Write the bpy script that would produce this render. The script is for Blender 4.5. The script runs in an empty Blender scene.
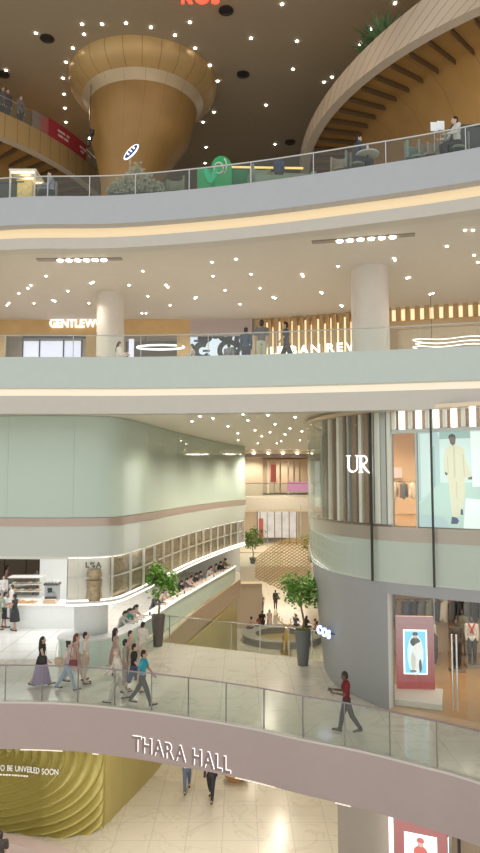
import bpy, bmesh, math, random
from mathutils import Vector, Matrix
from mathutils.geometry import tessellate_polygon
random.seed(7)
F = 670.0
PITCH = math.atan(53.5 / F)
EYE = 7.0
SC = bpy.context.scene
COL = SC.collection
# ------------------------------------------------ camera
cam = bpy.data.objects.new('camera', bpy.data.cameras.new('camera')); COL.objects.link(cam)
cam.data.sensor_fit = 'VERTICAL'; cam.data.sensor_height = 24.0; cam.data.lens = F / 853.0 * 24.0
cam.data.clip_end = 400
cam.location = (0, 0, EYE); cam.rotation_euler = (math.pi / 2 + PITCH, 0, 0)
SC.camera = cam
# ------------------------------------------------ world and exposure
w = bpy.data.worlds.new('world'); SC.world = w; w.use_nodes = True
wn = w.node_tree; bg = wn.nodes['Background']; bg.inputs[1].default_value = 1.5
# the rest of the mall around the atrium: bright at and below eye level, dim up under the dark roof
wtc = wn.nodes.new('ShaderNodeTexCoord'); wsp = wn.nodes.new('ShaderNodeSeparateXYZ'); wcr = wn.nodes.new('ShaderNodeValToRGB')
wn.links.new(wtc.outputs['Generated'], wsp.inputs[0]); wma = wn.nodes.new('ShaderNodeMath'); wma.operation = 'MULTIPLY_ADD'; wma.inputs[1].default_value = .5; wma.inputs[2].default_value = .5
wn.links.new(wsp.outputs[2], wma.inputs[0]); wn.links.new(wma.outputs[0], wcr.inputs[0]); wn.links.new(wcr.outputs[0], bg.inputs[0])
we = wcr.color_ramp.elements; we[0].position = .30; we[0].color = (.50, .45, .38, 1); we[1].position = .78; we[1].color = (.16, .145, .125, 1)
for p_, c_ in ((.45, (.95, .93, .88, 1)), (.62, (.95, .95, .92, 1))): e_ = we.new(p_); e_.color = c_
SC.view_settings.view_transform = 'Standard'; SC.view_settings.look = 'None'
SC.view_settings.gamma = 1; SC.view_settings.use_curve_mapping = False
SC.view_settings.exposure = 0.0
def area(x, y, z, sx, sy, e, c=(1, .93, .84), rot=(0, 0, 0)):
    l = bpy.data.lights.new('area_light', 'AREA'); l.shape = 'RECTANGLE'; l.size = sx; l.size_y = sy; l.energy = e; l.color = c
    o = bpy.data.objects.new('area_light', l); COL.objects.link(o); o.location = (x, y, z); o.rotation_euler = rot
def pt(x, y, z, e, c=(1, .88, .72), r=.06):
    l = bpy.data.lights.new('point_light', 'POINT'); l.energy = e; l.color = c; l.shadow_soft_size = r
    o = bpy.data.objects.new('point_light', l); COL.objects.link(o); o.location = (x, y, z)
def spot(x, y, z, e, c=(1, .88, .72), deg=150):
    l = bpy.data.lights.new('spot_light', 'SPOT'); l.energy = e; l.color = c; l.shadow_soft_size = .12; l.spot_size = math.radians(deg); l.spot_blend = .6
    o = bpy.data.objects.new('spot_light', l); COL.objects.link(o); o.location = (x, y, z)
# cafe and shops on the promenade level (lit ceilings the camera cannot look up at)
area(-10, 32, 4.05, 12, 9, 400, (1, .98, .96))
area(-6, 38, 2.3, 4, 12, 160, (1, .98, .95), (0, 0, -.2))
area(8.0, 23.6, 3.35, 6, 4, 150, (1, .86, .68))
area(0, 22, -1.6, 10, 5, 250, (1, .93, .82))
area(9, 21.5, -1.6, 5, 3, 80, (1, .88, .75))
area(-9, 19.5, -1.8, 8, 2.5, 170, (1, .9, .7))
area(3, 72, -1.6, 9, 22, 1100, (1, .88, .72))
area(3, 66, 4.3, 10, 16, 700, (1, .86, .66))
for x, y in ((-12, 24), (-7, 27), (-2, 24), (3, 27), (8, 24), (12, 22), (-12, 30), (-2, 30)):
    spot(x, y, 14.8, 230)
for x, y in ((-1.5, 27), (.6, 32), (1.2, 37), (1.8, 42), (2, 47), (3, 52)):
    spot(x, y, 9.3, 1100 if y > 30 else 420, (1, .88, .70))
for x, y in ((1, 60), (4, 64)):
    spot(x, y, 9.3, 520)
for x, y in ((6.6, 22.4), (5.6, 25), (8.5, 24)):
    spot(x, y, 9.3, 330, (1, .8, .58))
for x, y in ((-8, 24.5), (-1.5, 25), (4, 24), (-9, 33)):
    spot(x, y, 25.9, 200, (1, .82, .58))
pt(8.6, 23.0, 19.5, 25, (1, .75, .42), .15)
pt(-8, 28.5, 19.0, 30, (1, .75, .42), .15)
pt(-4.2, 26.4, 18.0, 18, (1, .72, .38), .15)

# ------------------------------------------------ pixel -> place helpers (points of known height or known depth)
def ray(px, py):
    r = (px - 240.0) / F; u = (426.5 - py) / F
    return Vector((r, math.cos(PITCH) - u * math.sin(PITCH), math.sin(PITCH) + u * math.cos(PITCH)))
def A(px, py, z):
    d = ray(px, py); t = (z - EYE) / d.z
    return Vector((d.x * t, d.y * t, z))
def D(px, py, Y):
    d = ray(px, py); t = Y / d.y
    return Vector((d.x * t, Y, EYE + d.z * t))
def smooth(pts, n=8):
    P = [Vector((p[0], p[1])) for p in pts]; out = []
    for i in range(len(P) - 1):
        a = P[i - 1] if i else P[0] * 2 - P[1]; b = P[i]; c = P[i + 1]
        d = P[i + 2] if i + 2 < len(P) else P[-1] * 2 - P[-2]
        for k in range(n):
            t = k / n
            out.append(.5 * ((2 * b) + (c - a) * t + (2 * a - 5 * b + 4 * c - d) * t * t + (3 * b - a - 3 * c + d) * t ** 3))
    out.append(P[-1]); return out
def offset(pts, d):
    out = []
    for i, p in enumerate(pts):
        a = pts[max(i - 1, 0)]; b = pts[min(i + 1, len(pts) - 1)]; t = (b - a).normalized()
        out.append(p + Vector((t.y, -t.x)) * d)
    return out
def arclen(pts):
    s = [0]
    for i in range(1, len(pts)): s.append(s[-1] + (pts[i] - pts[i - 1]).length)
    return s
def at_s(pts, s):
    L = arclen(pts)
    for i in range(1, len(pts)):
        if s <= L[i] or i == len(pts) - 1:
            seg = pts[i] - pts[i - 1]; k = (s - L[i - 1]) / max(seg.length, 1e-9)
            return pts[i - 1] + seg * k, seg.normalized()
def s_at_px(pts, px, py=480, last=False):
    d = ray(px, py); g = d.x / d.y; L = arclen(pts); best = None
    for i in range(1, len(pts)):
        a, b = pts[i - 1], pts[i]; fa = a.x - g * a.y; fb = b.x - g * b.y
        if fa <= 0 < fb or (fa < 0 <= fb):
            best = L[i - 1] + (L[i] - L[i - 1]) * (fa / (fa - fb))
            if not last: return best
    if best is None: return 0.0 if pts[0].x - g * pts[0].y > 0 else L[-1]
    return best
def subpx(C, pa, pb, py=480, last=True): return sub(C, s_at_px(C, pa, py, last), s_at_px(C, pb, py, last))
def sub(pts, s0, s1):
    L = arclen(pts); out = [at_s(pts, s0)[0]]
    for p, l in zip(pts, L):
        if s0 + 1e-4 < l < s1 - 1e-4: out.append(p)
    out.append(at_s(pts, s1)[0]); return out

# ------------------------------------------------ materials
MATS = {}
def mat(name, c, rough=.5, metal=0, emit=0, ecol=None, noise=0, scale=4, bump=0):
    if name in MATS: return MATS[name]
    m = bpy.data.materials.new(name); m.use_nodes = True; nt = m.node_tree; b = nt.nodes['Principled BSDF']
    b.inputs['Base Color'].default_value = (*c, 1); b.inputs['Roughness'].default_value = rough; b.inputs['Metallic'].default_value = metal
    if emit:
        b.inputs['Emission Color'].default_value = (*(ecol or c), 1); b.inputs['Emission Strength'].default_value = emit
    tc = nt.nodes.new('ShaderNodeTexCoord'); nz = nt.nodes.new('ShaderNodeTexNoise'); nz.inputs['Scale'].default_value = scale
    nz.inputs['Detail'].default_value = 3
    nt.links.new(tc.outputs['Object'], nz.inputs['Vector'])
    mx = nt.nodes.new('ShaderNodeMix'); mx.data_type = 'RGBA'
    k = noise or .04
    mx.inputs['A'].default_value = (*[v * (1 - k) for v in c], 1); mx.inputs['B'].default_value = (*[min(1, v * (1 + k)) for v in c], 1)
    nt.links.new(nz.outputs['Fac'], mx.inputs['Factor']); nt.links.new(mx.outputs['Result'], b.inputs['Base Color'])
    if bump:
        bp = nt.nodes.new('ShaderNodeBump'); bp.inputs['Strength'].default_value = bump
        nt.links.new(nz.outputs['Fac'], bp.inputs['Height']); nt.links.new(bp.outputs['Normal'], b.inputs['Normal'])
    MATS[name] = m; return m
def math_node(nt, op, a, b=None):
    n = nt.nodes.new('ShaderNodeMath'); n.operation = op
    for i, v in enumerate((a, b)):
        if v is None: continue
        if isinstance(v, (int, float)): n.inputs[i].default_value = v
        else: nt.links.new(v, n.inputs[i])
    return n.outputs[0]
def marble(name, base, vein, tile=1.2, line=.012, rough=.16, glow=0):
    m = bpy.data.materials.new(name); m.use_nodes = True; nt = m.node_tree; b = nt.nodes['Principled BSDF']
    tc = nt.nodes.new('ShaderNodeTexCoord').outputs['Object']
    n1 = nt.nodes.new('ShaderNodeTexNoise'); n1.inputs['Scale'].default_value = .55; n1.inputs['Detail'].default_value = 6; n1.inputs['Distortion'].default_value = 1.4
    nt.links.new(tc, n1.inputs['Vector'])
    v = math_node(nt, 'ABSOLUTE', math_node(nt, 'SUBTRACT', n1.outputs['Fac'], .5))
    cr = nt.nodes.new('ShaderNodeValToRGB'); cr.color_ramp.elements[0].position = 0; cr.color_ramp.elements[0].color = (*vein, 1)
    cr.color_ramp.elements[1].position = 0.02; cr.color_ramp.elements[1].color = (*base, 1)
    nt.links.new(v, cr.inputs[0])
    sx = nt.nodes.new('ShaderNodeSeparateXYZ'); nt.links.new(tc, sx.inputs[0])
    def ln(o):
        return math_node(nt, 'LESS_THAN', math_node(nt, 'ABSOLUTE', math_node(nt, 'SUBTRACT', math_node(nt, 'FRACT', math_node(nt, 'DIVIDE', o, tile)), .5)), line / tile)
    l = math_node(nt, 'MAXIMUM', ln(sx.outputs[0]), ln(sx.outputs[1]))
    mx = nt.nodes.new('ShaderNodeMix'); mx.data_type = 'RGBA'; nt.links.new(math_node(nt, 'MULTIPLY', l, .45), mx.inputs['Factor'])
    nt.links.new(cr.outputs[0], mx.inputs['A']); mx.inputs['B'].default_value = (*[x * .5 for x in base], 1)
    nt.links.new(mx.outputs['Result'], b.inputs['Base Color']); b.inputs['Roughness'].default_value = rough
    if glow:
        nt.links.new(mx.outputs['Result'], b.inputs['Emission Color']); b.inputs['Emission Strength'].default_value = glow
    return m
def glass(name, tint, trans=.9, rough=.02, gloss=(1, 1, 1), refl=.6):
    m = bpy.data.materials.new(name); m.use_nodes = True; nt = m.node_tree; nt.nodes.remove(nt.nodes['Principled BSDF'])
    out = nt.nodes['Material Output']
    t = nt.nodes.new('ShaderNodeBsdfTransparent'); t.inputs[0].default_value = (*tint, 1)
    d = nt.nodes.new('ShaderNodeBsdfDiffuse'); d.inputs[0].default_value = (*[min(1, x * .9) for x in tint], 1)
    g = nt.nodes.new('ShaderNodeBsdfGlossy'); g.inputs[0].default_value = (*gloss, 1); g.inputs[1].default_value = rough
    a = nt.nodes.new('ShaderNodeMixShader'); a.inputs[0].default_value = trans
    nt.links.new(d.outputs[0], a.inputs[1]); nt.links.new(t.outputs[0], a.inputs[2])
    lw = nt.nodes.new('ShaderNodeLayerWeight'); lw.inputs[0].default_value = .5
    fr = math_node(nt, 'MULTIPLY_ADD', math_node(nt, 'POWER', lw.outputs['Facing'], 4.5), refl); fr.node.inputs[2].default_value = .016
    b = nt.nodes.new('ShaderNodeMixShader'); nt.links.new(fr, b.inputs[0])
    nt.links.new(a.outputs[0], b.inputs[1]); nt.links.new(g.outputs[0], b.inputs[2]); nt.links.new(b.outputs[0], out.inputs[0])
    MATS[name] = m; return m
def seamed(name, c, seam, n=24, width=.03, rough=.35, metal=.6, nv=0, noise=.25):
    m = bpy.data.materials.new(name); m.use_nodes = True; nt = m.node_tree; b = nt.nodes['Principled BSDF']
    uv = nt.nodes.new('ShaderNodeUVMap').outputs[0]; sx = nt.nodes.new('ShaderNodeSeparateXYZ'); nt.links.new(uv, sx.inputs[0])
    l = math_node(nt, 'LESS_THAN', math_node(nt, 'FRACT', math_node(nt, 'MULTIPLY', sx.outputs[0], n)), width)
    if nv:
        l = math_node(nt, 'MAXIMUM', l, math_node(nt, 'LESS_THAN', math_node(nt, 'FRACT', math_node(nt, 'MULTIPLY', sx.outputs[1], nv)), width))
    nz = nt.nodes.new('ShaderNodeTexNoise'); nz.inputs['Scale'].default_value = .8; tc = nt.nodes.new('ShaderNodeTexCoord'); nt.links.new(tc.outputs['Object'], nz.inputs['Vector'])
    m0 = nt.nodes.new('ShaderNodeMix'); m0.data_type = 'RGBA'; nt.links.new(nz.outputs['Fac'], m0.inputs['Factor'])
    m0.inputs['A'].default_value = (*[x * (1 - noise) for x in c], 1); m0.inputs['B'].default_value = (*[min(1, x * (1 + noise)) for x in c], 1)
    mx = nt.nodes.new('ShaderNodeMix'); mx.data_type = 'RGBA'; nt.links.new(l, mx.inputs['Factor']); nt.links.new(m0.outputs['Result'], mx.inputs['A'])
    mx.inputs['B'].default_value = (*seam, 1); nt.links.new(mx.outputs['Result'], b.inputs['Base Color'])
    b.inputs['Roughness'].default_value = rough; b.inputs['Metallic'].default_value = metal
    MATS[name] = m; return m
white = mat('white_paint', (.8, .78, .75), .55)
white_slab = mat('white_slab', (.47, .50, .55), .45)
pale_green = mat('pale_green_panel', (.62, .70, .64), .3)
ceil_white = mat('ceiling_white', (.66, .63, .58), .7)
ceil_dark = mat('ceiling_dark', (.43, .37, .275), .7)
mauve = mat('mauve_fascia', (.47, .38, .37), .4)
brown_band = mat('brown_band', (.46, .36, .30), .35, .3)
beige = mat('beige_wall', (.72, .62, .48), .5)
gray_wall = mat('gray_wall', (.36, .37, .38), .4)
chrome = mat('chrome', (.75, .75, .76), .15, 1)
black = mat('black_metal', (.03, .03, .03), .4)
dark = mat('dark_gray', (.08, .08, .085), .5)
gold = mat('gold', (.72, .50, .18), .28, .9)
wood = mat('oak_wood', (.62, .42, .20), .45, 0, 0, None, .15, 2)
wood_floor = mat('wood_floor', (.50, .32, .16), .4, 0, 0, None, .2, 3)
bronze = mat('bronze_relief', (.42, .33, .20), .4, .4, 0, None, .6, 9, .4)
led = mat('lamp_white', (1, .95, .85), .5, 0, 14, (1, .93, .82))
led_mid = mat('lamp_mid', (1, .97, .93), .5, 0, 2.2, (1, .95, .88))
led_soft = mat('lamp_soft', (1, .97, .93), .5, 0, 1.6, (1, .96, .92))
cove = mat('cove_light', (.7, .58, .4), .5, 0, .42, (1, .74, .42))
cove_w = mat('cove_light_pale', (.7, .64, .55), .5, 0, .55, (1, .85, .64))
sign_white = mat('sign_white', (1, 1, 1), .5, 0, 1.2, (1, 1, 1))
halo = mat('halo_white', (1, 1, 1), .5, 0, 1.6, (1, .96, .95))
G_rail = glass('rail_glass', (.94, .975, .96), .972, .02, (1, 1, 1), .5)
G_wall = glass('wall_glass', (.76, .89, .81), .25, .03)
G_clear = glass('clear_glass', (.96, .98, .965), .965, .02, (1, 1, 1), .5)
G_haze = glass('frosted_skirt_glass', (.88, .93, .88), .35, .05)
G_vitrine = glass('vitrine_glass', (.97, .98, .97), .98, .02, (1, 1, 1), .3)

# ------------------------------------------------ mesh builder
class M:
    def __init__(s): s.bm = bmesh.new(); s.uv = s.bm.loops.layers.uv.new('UVMap')
    def face(s, vs, mi=0, uvs=None, sm=False):
        try: f = s.bm.faces.new(vs)
        except ValueError: return
        f.material_index = mi; f.smooth = sm
        if uvs:
            for l, u in zip(f.loops, uvs): l[s.uv].uv = u
        return f
    def box(s, c, sz, rz=0, mi=0, rot=None):
        R = rot or Matrix.Rotation(rz, 3, 'Z'); v = []
        for k in range(8):
            p = Vector(((k & 1) - .5, ((k >> 1) & 1) - .5, (k >> 2) - .5))
            v.append(s.bm.verts.new(Vector(c) + R @ Vector((p.x * sz[0], p.y * sz[1], p.z * sz[2]))))
        for q in ((0, 2, 3, 1), (4, 5, 7, 6), (0, 1, 5, 4), (2, 6, 7, 3), (0, 4, 6, 2), (1, 3, 7, 5)): s.face([v[i] for i in q], mi)
        return s
    def prism(s, poly, z0, z1, mi=0):
        a = [s.bm.verts.new((p[0], p[1], z0)) for p in poly]; b = [s.bm.verts.new((p[0], p[1], z1)) for p in poly]; n = len(poly)
        for q in (tessellate_polygon([[Vector((p[0], p[1], 0)) for p in poly]]) if n > 4 else [tuple(range(n))]):
            s.face([a[i] for i in q], mi); s.face([b[i] for i in q], mi)
        for i in range(n): s.face([a[i], a[(i + 1) % n], b[(i + 1) % n], b[i]], mi)
        return s
    def ribbon(s, pts, z0, z1, t=.1, mi=0, pts_bottom=None, sm=True):
        # a solid wall following a plan curve; t is its thickness behind the visible side
        L = arclen(pts); pb = pts_bottom or pts
        fr, bk = pts, offset(pts, -t); frb, bkb = pb, offset(pb, -t)
        V = []
        for i in range(len(pts)):
            V.append([s.bm.verts.new((frb[i].x, frb[i].y, z0)), s.bm.verts.new((fr[i].x, fr[i].y, z1)),
                      s.bm.verts.new((bk[i].x, bk[i].y, z1)), s.bm.verts.new((bkb[i].x, bkb[i].y, z0))])
        for i in range(len(pts) - 1):
            a, b = V[i], V[i + 1]
            u = [(L[i], z0), (L[i + 1], z0), (L[i + 1], z1), (L[i], z1)]
            s.face([a[0], b[0], b[1], a[1]], mi, u, sm); s.face([a[1], b[1], b[2], a[2]], mi); s.face([a[2], b[2], b[3], a[3]], mi, None, sm); s.face([a[3], b[3], b[0], a[0]], mi)
        s.face(V[0][:], mi); s.face(V[-1][::-1], mi)
        return s
    def tube(s, path, r, n=8, mi=0, r2=None):
        P = [Vector(p) for p in path]; rings = []
        for i, p in enumerate(P):
            t = (P[min(i + 1, len(P) - 1)] - P[max(i - 1, 0)]).normalized()
            up = Vector((0, 0, 1)) if abs(t.z) < .9 else Vector((1, 0, 0)); a = t.cross(up).normalized(); b = t.cross(a)
            rr = r if r2 is None else r + (r2 - r) * i / (len(P) - 1)
            rings.append([s.bm.verts.new(p + (a * math.cos(k * 2 * math.pi / n) + b * math.sin(k * 2 * math.pi / n)) * rr) for k in range(n)])
        for i in range(len(rings) - 1):
            for k in range(n): s.face([rings[i][k], rings[i][(k + 1) % n], rings[i + 1][(k + 1) % n], rings[i + 1][k]], mi, None, True)
        s.face(rings[0][::-1], mi); s.face(rings[-1], mi)
        return s
    def lathe(s, prof, n=32, c=(0, 0), mi=0, a0=0, a1=2 * math.pi, cap=True, sm=True):
        # prof: (r, z) or (r, z, dx, dy); mi may be a list per segment
        full = abs(a1 - a0 - 2 * math.pi) < 1e-6; m = n if full else n + 1; R = []
        for p in prof:
            dx, dy = (p[2], p[3]) if len(p) > 2 else (0, 0)
            R.append([s.bm.verts.new((c[0] + dx + p[0] * math.cos(a0 + (a1 - a0) * k / n), c[1] + dy + p[0] * math.sin(a0 + (a1 - a0) * k / n), p[1])) for k in range(m)])
        for i in range(len(prof) - 1):
            mm = mi[i] if isinstance(mi, (list, tuple)) else mi
            for k in range(n):
                k2 = (k + 1) % m
                s.face([R[i][k], R[i][k2], R[i + 1][k2], R[i + 1][k]], mm, [(k / n, i / 10), ((k + 1) / n, i / 10), ((k + 1) / n, (i + 1) / 10), (k / n, (i + 1) / 10)], sm)
        if cap and full:
            s.face(R[0][::-1], mi if isinstance(mi, int) else mi[0]); s.face(R[-1], mi if isinstance(mi, int) else mi[-1])
        return s
    def ell(s, c, r, mi=0, n=12, rot=None):
        c = Vector(c); rings = []
        for i in range(1, n // 2 + 1):
            th = math.pi * i / (n // 2 + 1)
            ring = []
            for k in range(n):
                p = Vector((r[0] * math.sin(th) * math.cos(2 * math.pi * k / n), r[1] * math.sin(th) * math.sin(2 * math.pi * k / n), r[2] * math.cos(th)))
                if rot: p = rot @ p
                ring.append(s.bm.verts.new(c + p))
            rings.append(ring)
        tp = Vector((0, 0, r[2])); bt = Vector((0, 0, -r[2]))
        if rot: tp = rot @ tp; bt = rot @ bt
        a = s.bm.verts.new(c + tp); b = s.bm.verts.new(c + bt)
        for k in range(n):
            s.face([a, rings[0][k], rings[0][(k + 1) % n]], mi, None, True); s.face([b, rings[-1][(k + 1) % n], rings[-1][k]], mi, None, True)
            for i in range(len(rings) - 1): s.face([rings[i][k], rings[i + 1][k], rings[i + 1][(k + 1) % n], rings[i][(k + 1) % n]], mi, None, True)
        return s
    def cap(s, p, q, r1, r2, mi=0):
        p, q = Vector(p), Vector(q); d = (q - p); L = d.length or 1e-4; d.normalize(); path = []; rad = []
        for k in range(4): a = math.pi / 2 * (1 - k / 4); path.append(p - d * r1 * math.sin(a)); rad.append(max(r1 * math.cos(a), r1 * .12))
        path.append(p); rad.append(r1); path.append(q); rad.append(r2)
        for k in range(1, 5): a = math.pi / 2 * k / 4; path.append(q + d * r2 * math.sin(a)); rad.append(max(r2 * math.cos(a), r2 * .12))
        up = Vector((0, 0, 1)) if abs(d.z) < .9 else Vector((1, 0, 0)); a_ = d.cross(up).normalized(); b_ = d.cross(a_); rings = []
        for c, r in zip(path, rad): rings.append([s.bm.verts.new(c + (a_ * math.cos(k * math.pi / 5) + b_ * math.sin(k * math.pi / 5)) * r) for k in range(10)])
        for i in range(len(rings) - 1):
            for k in range(10): s.face([rings[i][k], rings[i][(k + 1) % 10], rings[i + 1][(k + 1) % 10], rings[i + 1][k]], mi, None, True)
        s.face(rings[0][::-1], mi); s.face(rings[-1], mi); return s
    def mesh(s, name, mats):
        bmesh.ops.recalc_face_normals(s.bm, faces=s.bm.faces)
        me = bpy.data.meshes.new(name); s.bm.to_mesh(me); s.bm.free(); me.set_sharp_from_angle(angle=.7)
        for m in (mats if isinstance(mats, (list, tuple)) else [mats]): me.materials.append(m)
        return me
    def build(s, name, mats, parent=None):
        o = bpy.data.objects.new(name, s.mesh(name, mats)); COL.objects.link(o)
        if parent: o.parent = parent
        return o
def tag(o, label, cat, group=None, kind=None):
    o['label'] = label
    if cat: o['category'] = cat
    if group: o['group'] = group
    if kind: o['kind'] = kind
    return o
def struct(o): o['kind'] = 'structure'; return o
def thing(name, label, cat, loc=(0, 0, 0), rz=0, group=None):
    o = bpy.data.objects.new(name, None); COL.objects.link(o); o.location = loc; o.rotation_euler = (0, 0, rz); o.empty_display_size = .1
    return tag(o, label, cat, group)
def place(o, loc, rz=0): o.location = loc; o.rotation_euler = (0, 0, rz); return o
def copy_tree(o, parent=None):
    c = o.copy(); COL.objects.link(c)
    if parent: c.parent = parent
    for ch in list(o.children): copy_tree(ch, c)
    return c
def glyph(ch, h, depth, bold=0.0):
    cu = bpy.data.curves.new('letter', 'FONT'); cu.body = ch; cu.size = h / .7; cu.extrude = depth / 2; cu.offset = bold
    o = bpy.data.objects.new('tmp', cu); COL.objects.link(o); bpy.context.view_layer.update()
    me = bpy.data.meshes.new_from_object(o.evaluated_get(bpy.context.evaluated_depsgraph_get()))
    bpy.data.objects.remove(o); return me
def lettering(parent, text, pos, h, depth, mats, gap=.15, bold=0.0, width=None, halo_m=None, inset=.02, squeeze=1.0):
    # letters one by one along pos(s) -> (point, tangent, normal); s in metres
    gl = []; s = 0
    for ch in text:
        if ch == ' ': s += h * .5; continue
        me = glyph(ch, h, depth, bold); xs = [v.co.x for v in me.vertices]; x0, x1 = min(xs), max(xs)
        gl.append((me, x0, x1, s, ch)); s += (x1 - x0) + h * gap
    tot = s - h * gap; k = (width / tot) if width else 1
    for me, x0, x1, s0, ch in gl:
        p, t, n = pos((s0 + (x1 - x0) / 2) * k)
        R = Matrix((Vector((t.x, t.y, t.z)), Vector((0, 0, 1)) if abs(t.z) < 1e-6 else n.cross(t).normalized(), n)).transposed().to_4x4()
        T = Matrix.Translation(p + n * (inset + depth / 2)) @ R @ Matrix.Diagonal((k * squeeze, 1, 1, 1)) @ Matrix.Translation((-(x0 + x1) / 2, 0, 0))
        me.transform(T); me.materials.clear(); me.materials.append(mats)
        o = bpy.data.objects.new('letter', me); COL.objects.link(o); o.parent = parent
        if halo_m:
            mh = glyph(ch, h, .01, halo_m[1]); mh.transform(Matrix.Translation(p + n * (inset * .6)) @ R @ Matrix.Diagonal((k * squeeze, 1, 1, 1)) @ Matrix.Translation((-(x0 + x1) / 2, 0, 0)))
            mh.materials.clear(); mh.materials.append(halo_m[0]); oh = bpy.data.objects.new('halo_light', mh); COL.objects.link(oh); oh.parent = o
def flat_frame(p, t):  # vertical plane at p facing -normal side
    t = Vector((t.x, t.y, 0)).normalized(); n = Vector((t.y, -t.x, 0)); return t, n
# ================================================================ LARGE STRUCTURE
L0, L1, L2, L3, L4 = -5.0, 0.0, 5.6, 10.95, 16.3
wide = lambda pts, l, r: [l] + pts + [r]
def edge(px, z, l, r):
    return smooth(wide([A(x, y, z) for x, y in px], l, r), 8)
C_bridge = edge([(0, 703), (75, 705), (150, 713), (240, 727), (300, 740), (360, 752), (420, 767), (480, 784)], L1, (-12, 21.6), (9.5, 12.2))
C_L3 = edge([(0, 357), (120, 357), (240, 355), (360, 351), (480, 346)], L3, (-13, 21.8), (12, 18.8))
C_L4 = edge([(0, 198), (120, 195), (240, 184), (360, 167), (480, 147)], L4, (-13, 22.9), (12, 15.6))
C_left = smooth([(-16, 25.6), (-12, 25.3), (-9, 25.0), (-6.6, 24.9), (-4.85, 25.4), (-4.25, 27.2), (-3.75, 30), (-3.2, 33.4), (-2.2, 38.5), (-.7, 44.6), (.35, 48)], 8)
C_ur = smooth([(9.0, 38), (5.2, 34), (3.6, 30), (2.98, 27.6), (2.8, 26), (2.93, 24.7), (3.25, 23.3), (3.75, 22.2), (4.54, 21.1), (5.73, 20.2), (6.95, 19.4), (9, 18.2), (12, 17)], 8)
C_urb = smooth([(9.2, 38), (5.5, 34), (3.95, 30), (3.4, 27.6), (3.18, 26), (3.16, 24.7), (3.35, 23.3), (3.83, 22.2), (4.56, 21.1), (5.73, 20.2), (6.95, 19.4), (9, 18.2), (12, 17)], 8)
C_shop3 = smooth([(-46, 33), (-24, 32.8), (-12, 32.7), (-6, 32.6), (-2, 32.5), (.8, 32.3), (5, 31), (7, 30.3), (11, 29.2), (24, 26), (46, 22)], 8)
BACK = 80
# floors
fl = marble('marble_floor_cream', (.70, .65, .55), (.61, .56, .46)); fl1 = marble('marble_floor_white', (.74, .70, .62), (.62, .58, .51))
cafe_tile = marble('cafe_floor_tile', (.9, .92, .9), (.85, .87, .86), 1.3, .03, .12)
struct(M().box((0, 61, L0 - .1), (92, 98, .2)).build('floor', fl))
# L1 slab
void_edge = smooth([(-3.5, 29.0), (-3.1, 31.5), (-2.45, 36), (-.9, 43.6), (.0, 48)], 6)
rail2 = [A(x, y, L1) for x, y in ((322, 661), (292, 657), (240, 651), (163, 642))]
bridge_in = offset(C_bridge, -.05)
poly = [(-46, 24)] + [tuple(p) for p in bridge_in] + [(46, 8), (46, 40), (9, 40)] + [tuple(p) for p in C_urb[:33:2]] + [(3.25, 25.9)] + \
       [(p.x, p.y) for p in rail2] + [tuple(p) for p in void_edge] + [(0, 52), (-46, 52)]
struct(M().prism(poly, -1.2, 0).build('floor', fl1))
struct(M().ribbon(C_bridge, -1.4, .0, .12).build('trim_1', mauve)); struct(M().ribbon(offset(C_bridge, .015), -.01, .05, .16).build('trim_24', mat('pale_edge', (.66, .62, .58), .4)))
led_line = mat('lamp_strip', (1, .9, .75), .5, 0, .5, (1, .85, .7))
for a, b in ((20, 62), (92, 98), (235, 275), (335, 350)):
    s0, s1 = s_at_px(C_bridge, a, 770), s_at_px(C_bridge, b, 770)
    t = M().ribbon(offset(sub(C_bridge, s0, s1), .01), -1.43, -1.40, .05).build('strip_lamp', led_line)
    tag(t, {20: 'thin warm light line under the walkway fascia at its far left', 92: 'short light spot under the fascia left of the hall name', 235: 'thin light line under the fascia right of the hall name', 335: 'short light line under the fascia below the walking man'}[a], 'light')
# cafe glowing tile floor lies on the slab
struct(M().box((-11.6, 32.8, .012), (9.2, 12.0, .02)).build('floor', cafe_tile))
# void edge fascia, brown, following the cafe side
struct(M().ribbon(offset(void_edge, .05), -1.1, .02, .12).build('trim_2', mat('brown_fascia', (.50, .36, .22), .3, .2)))
# gold lower wall below
C_gold = smooth([(-16, 24.5)] + [A(x, y, L0) for x, y in ((0, 831), (50, 836), (80, 834), (104, 826), (122, 808), (160, 767))] + [(-2.9, 33), (-1.6, 39), (-.2, 47.5)], 8)
s104 = s_at_px(C_gold, 104, 826)
gold_wall = seamed('gold_flat_panel', (.50, .42, .15), (.40, .30, .08), .7, .012, .35, .25, 0, .1)
struct(M().ribbon(sub(C_gold, s104, arclen(C_gold)[-1]), L0, -1.2, .15).build('wall_left', gold_wall))
# L2 left volume
Lt = arclen(C_left)[-1]
struct(M().ribbon(offset(C_left, -.06), 4.2, 9.4, .2).build('wall_left', mat('left_wall_inner', (.66, .70, .62), .5)))
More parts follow.
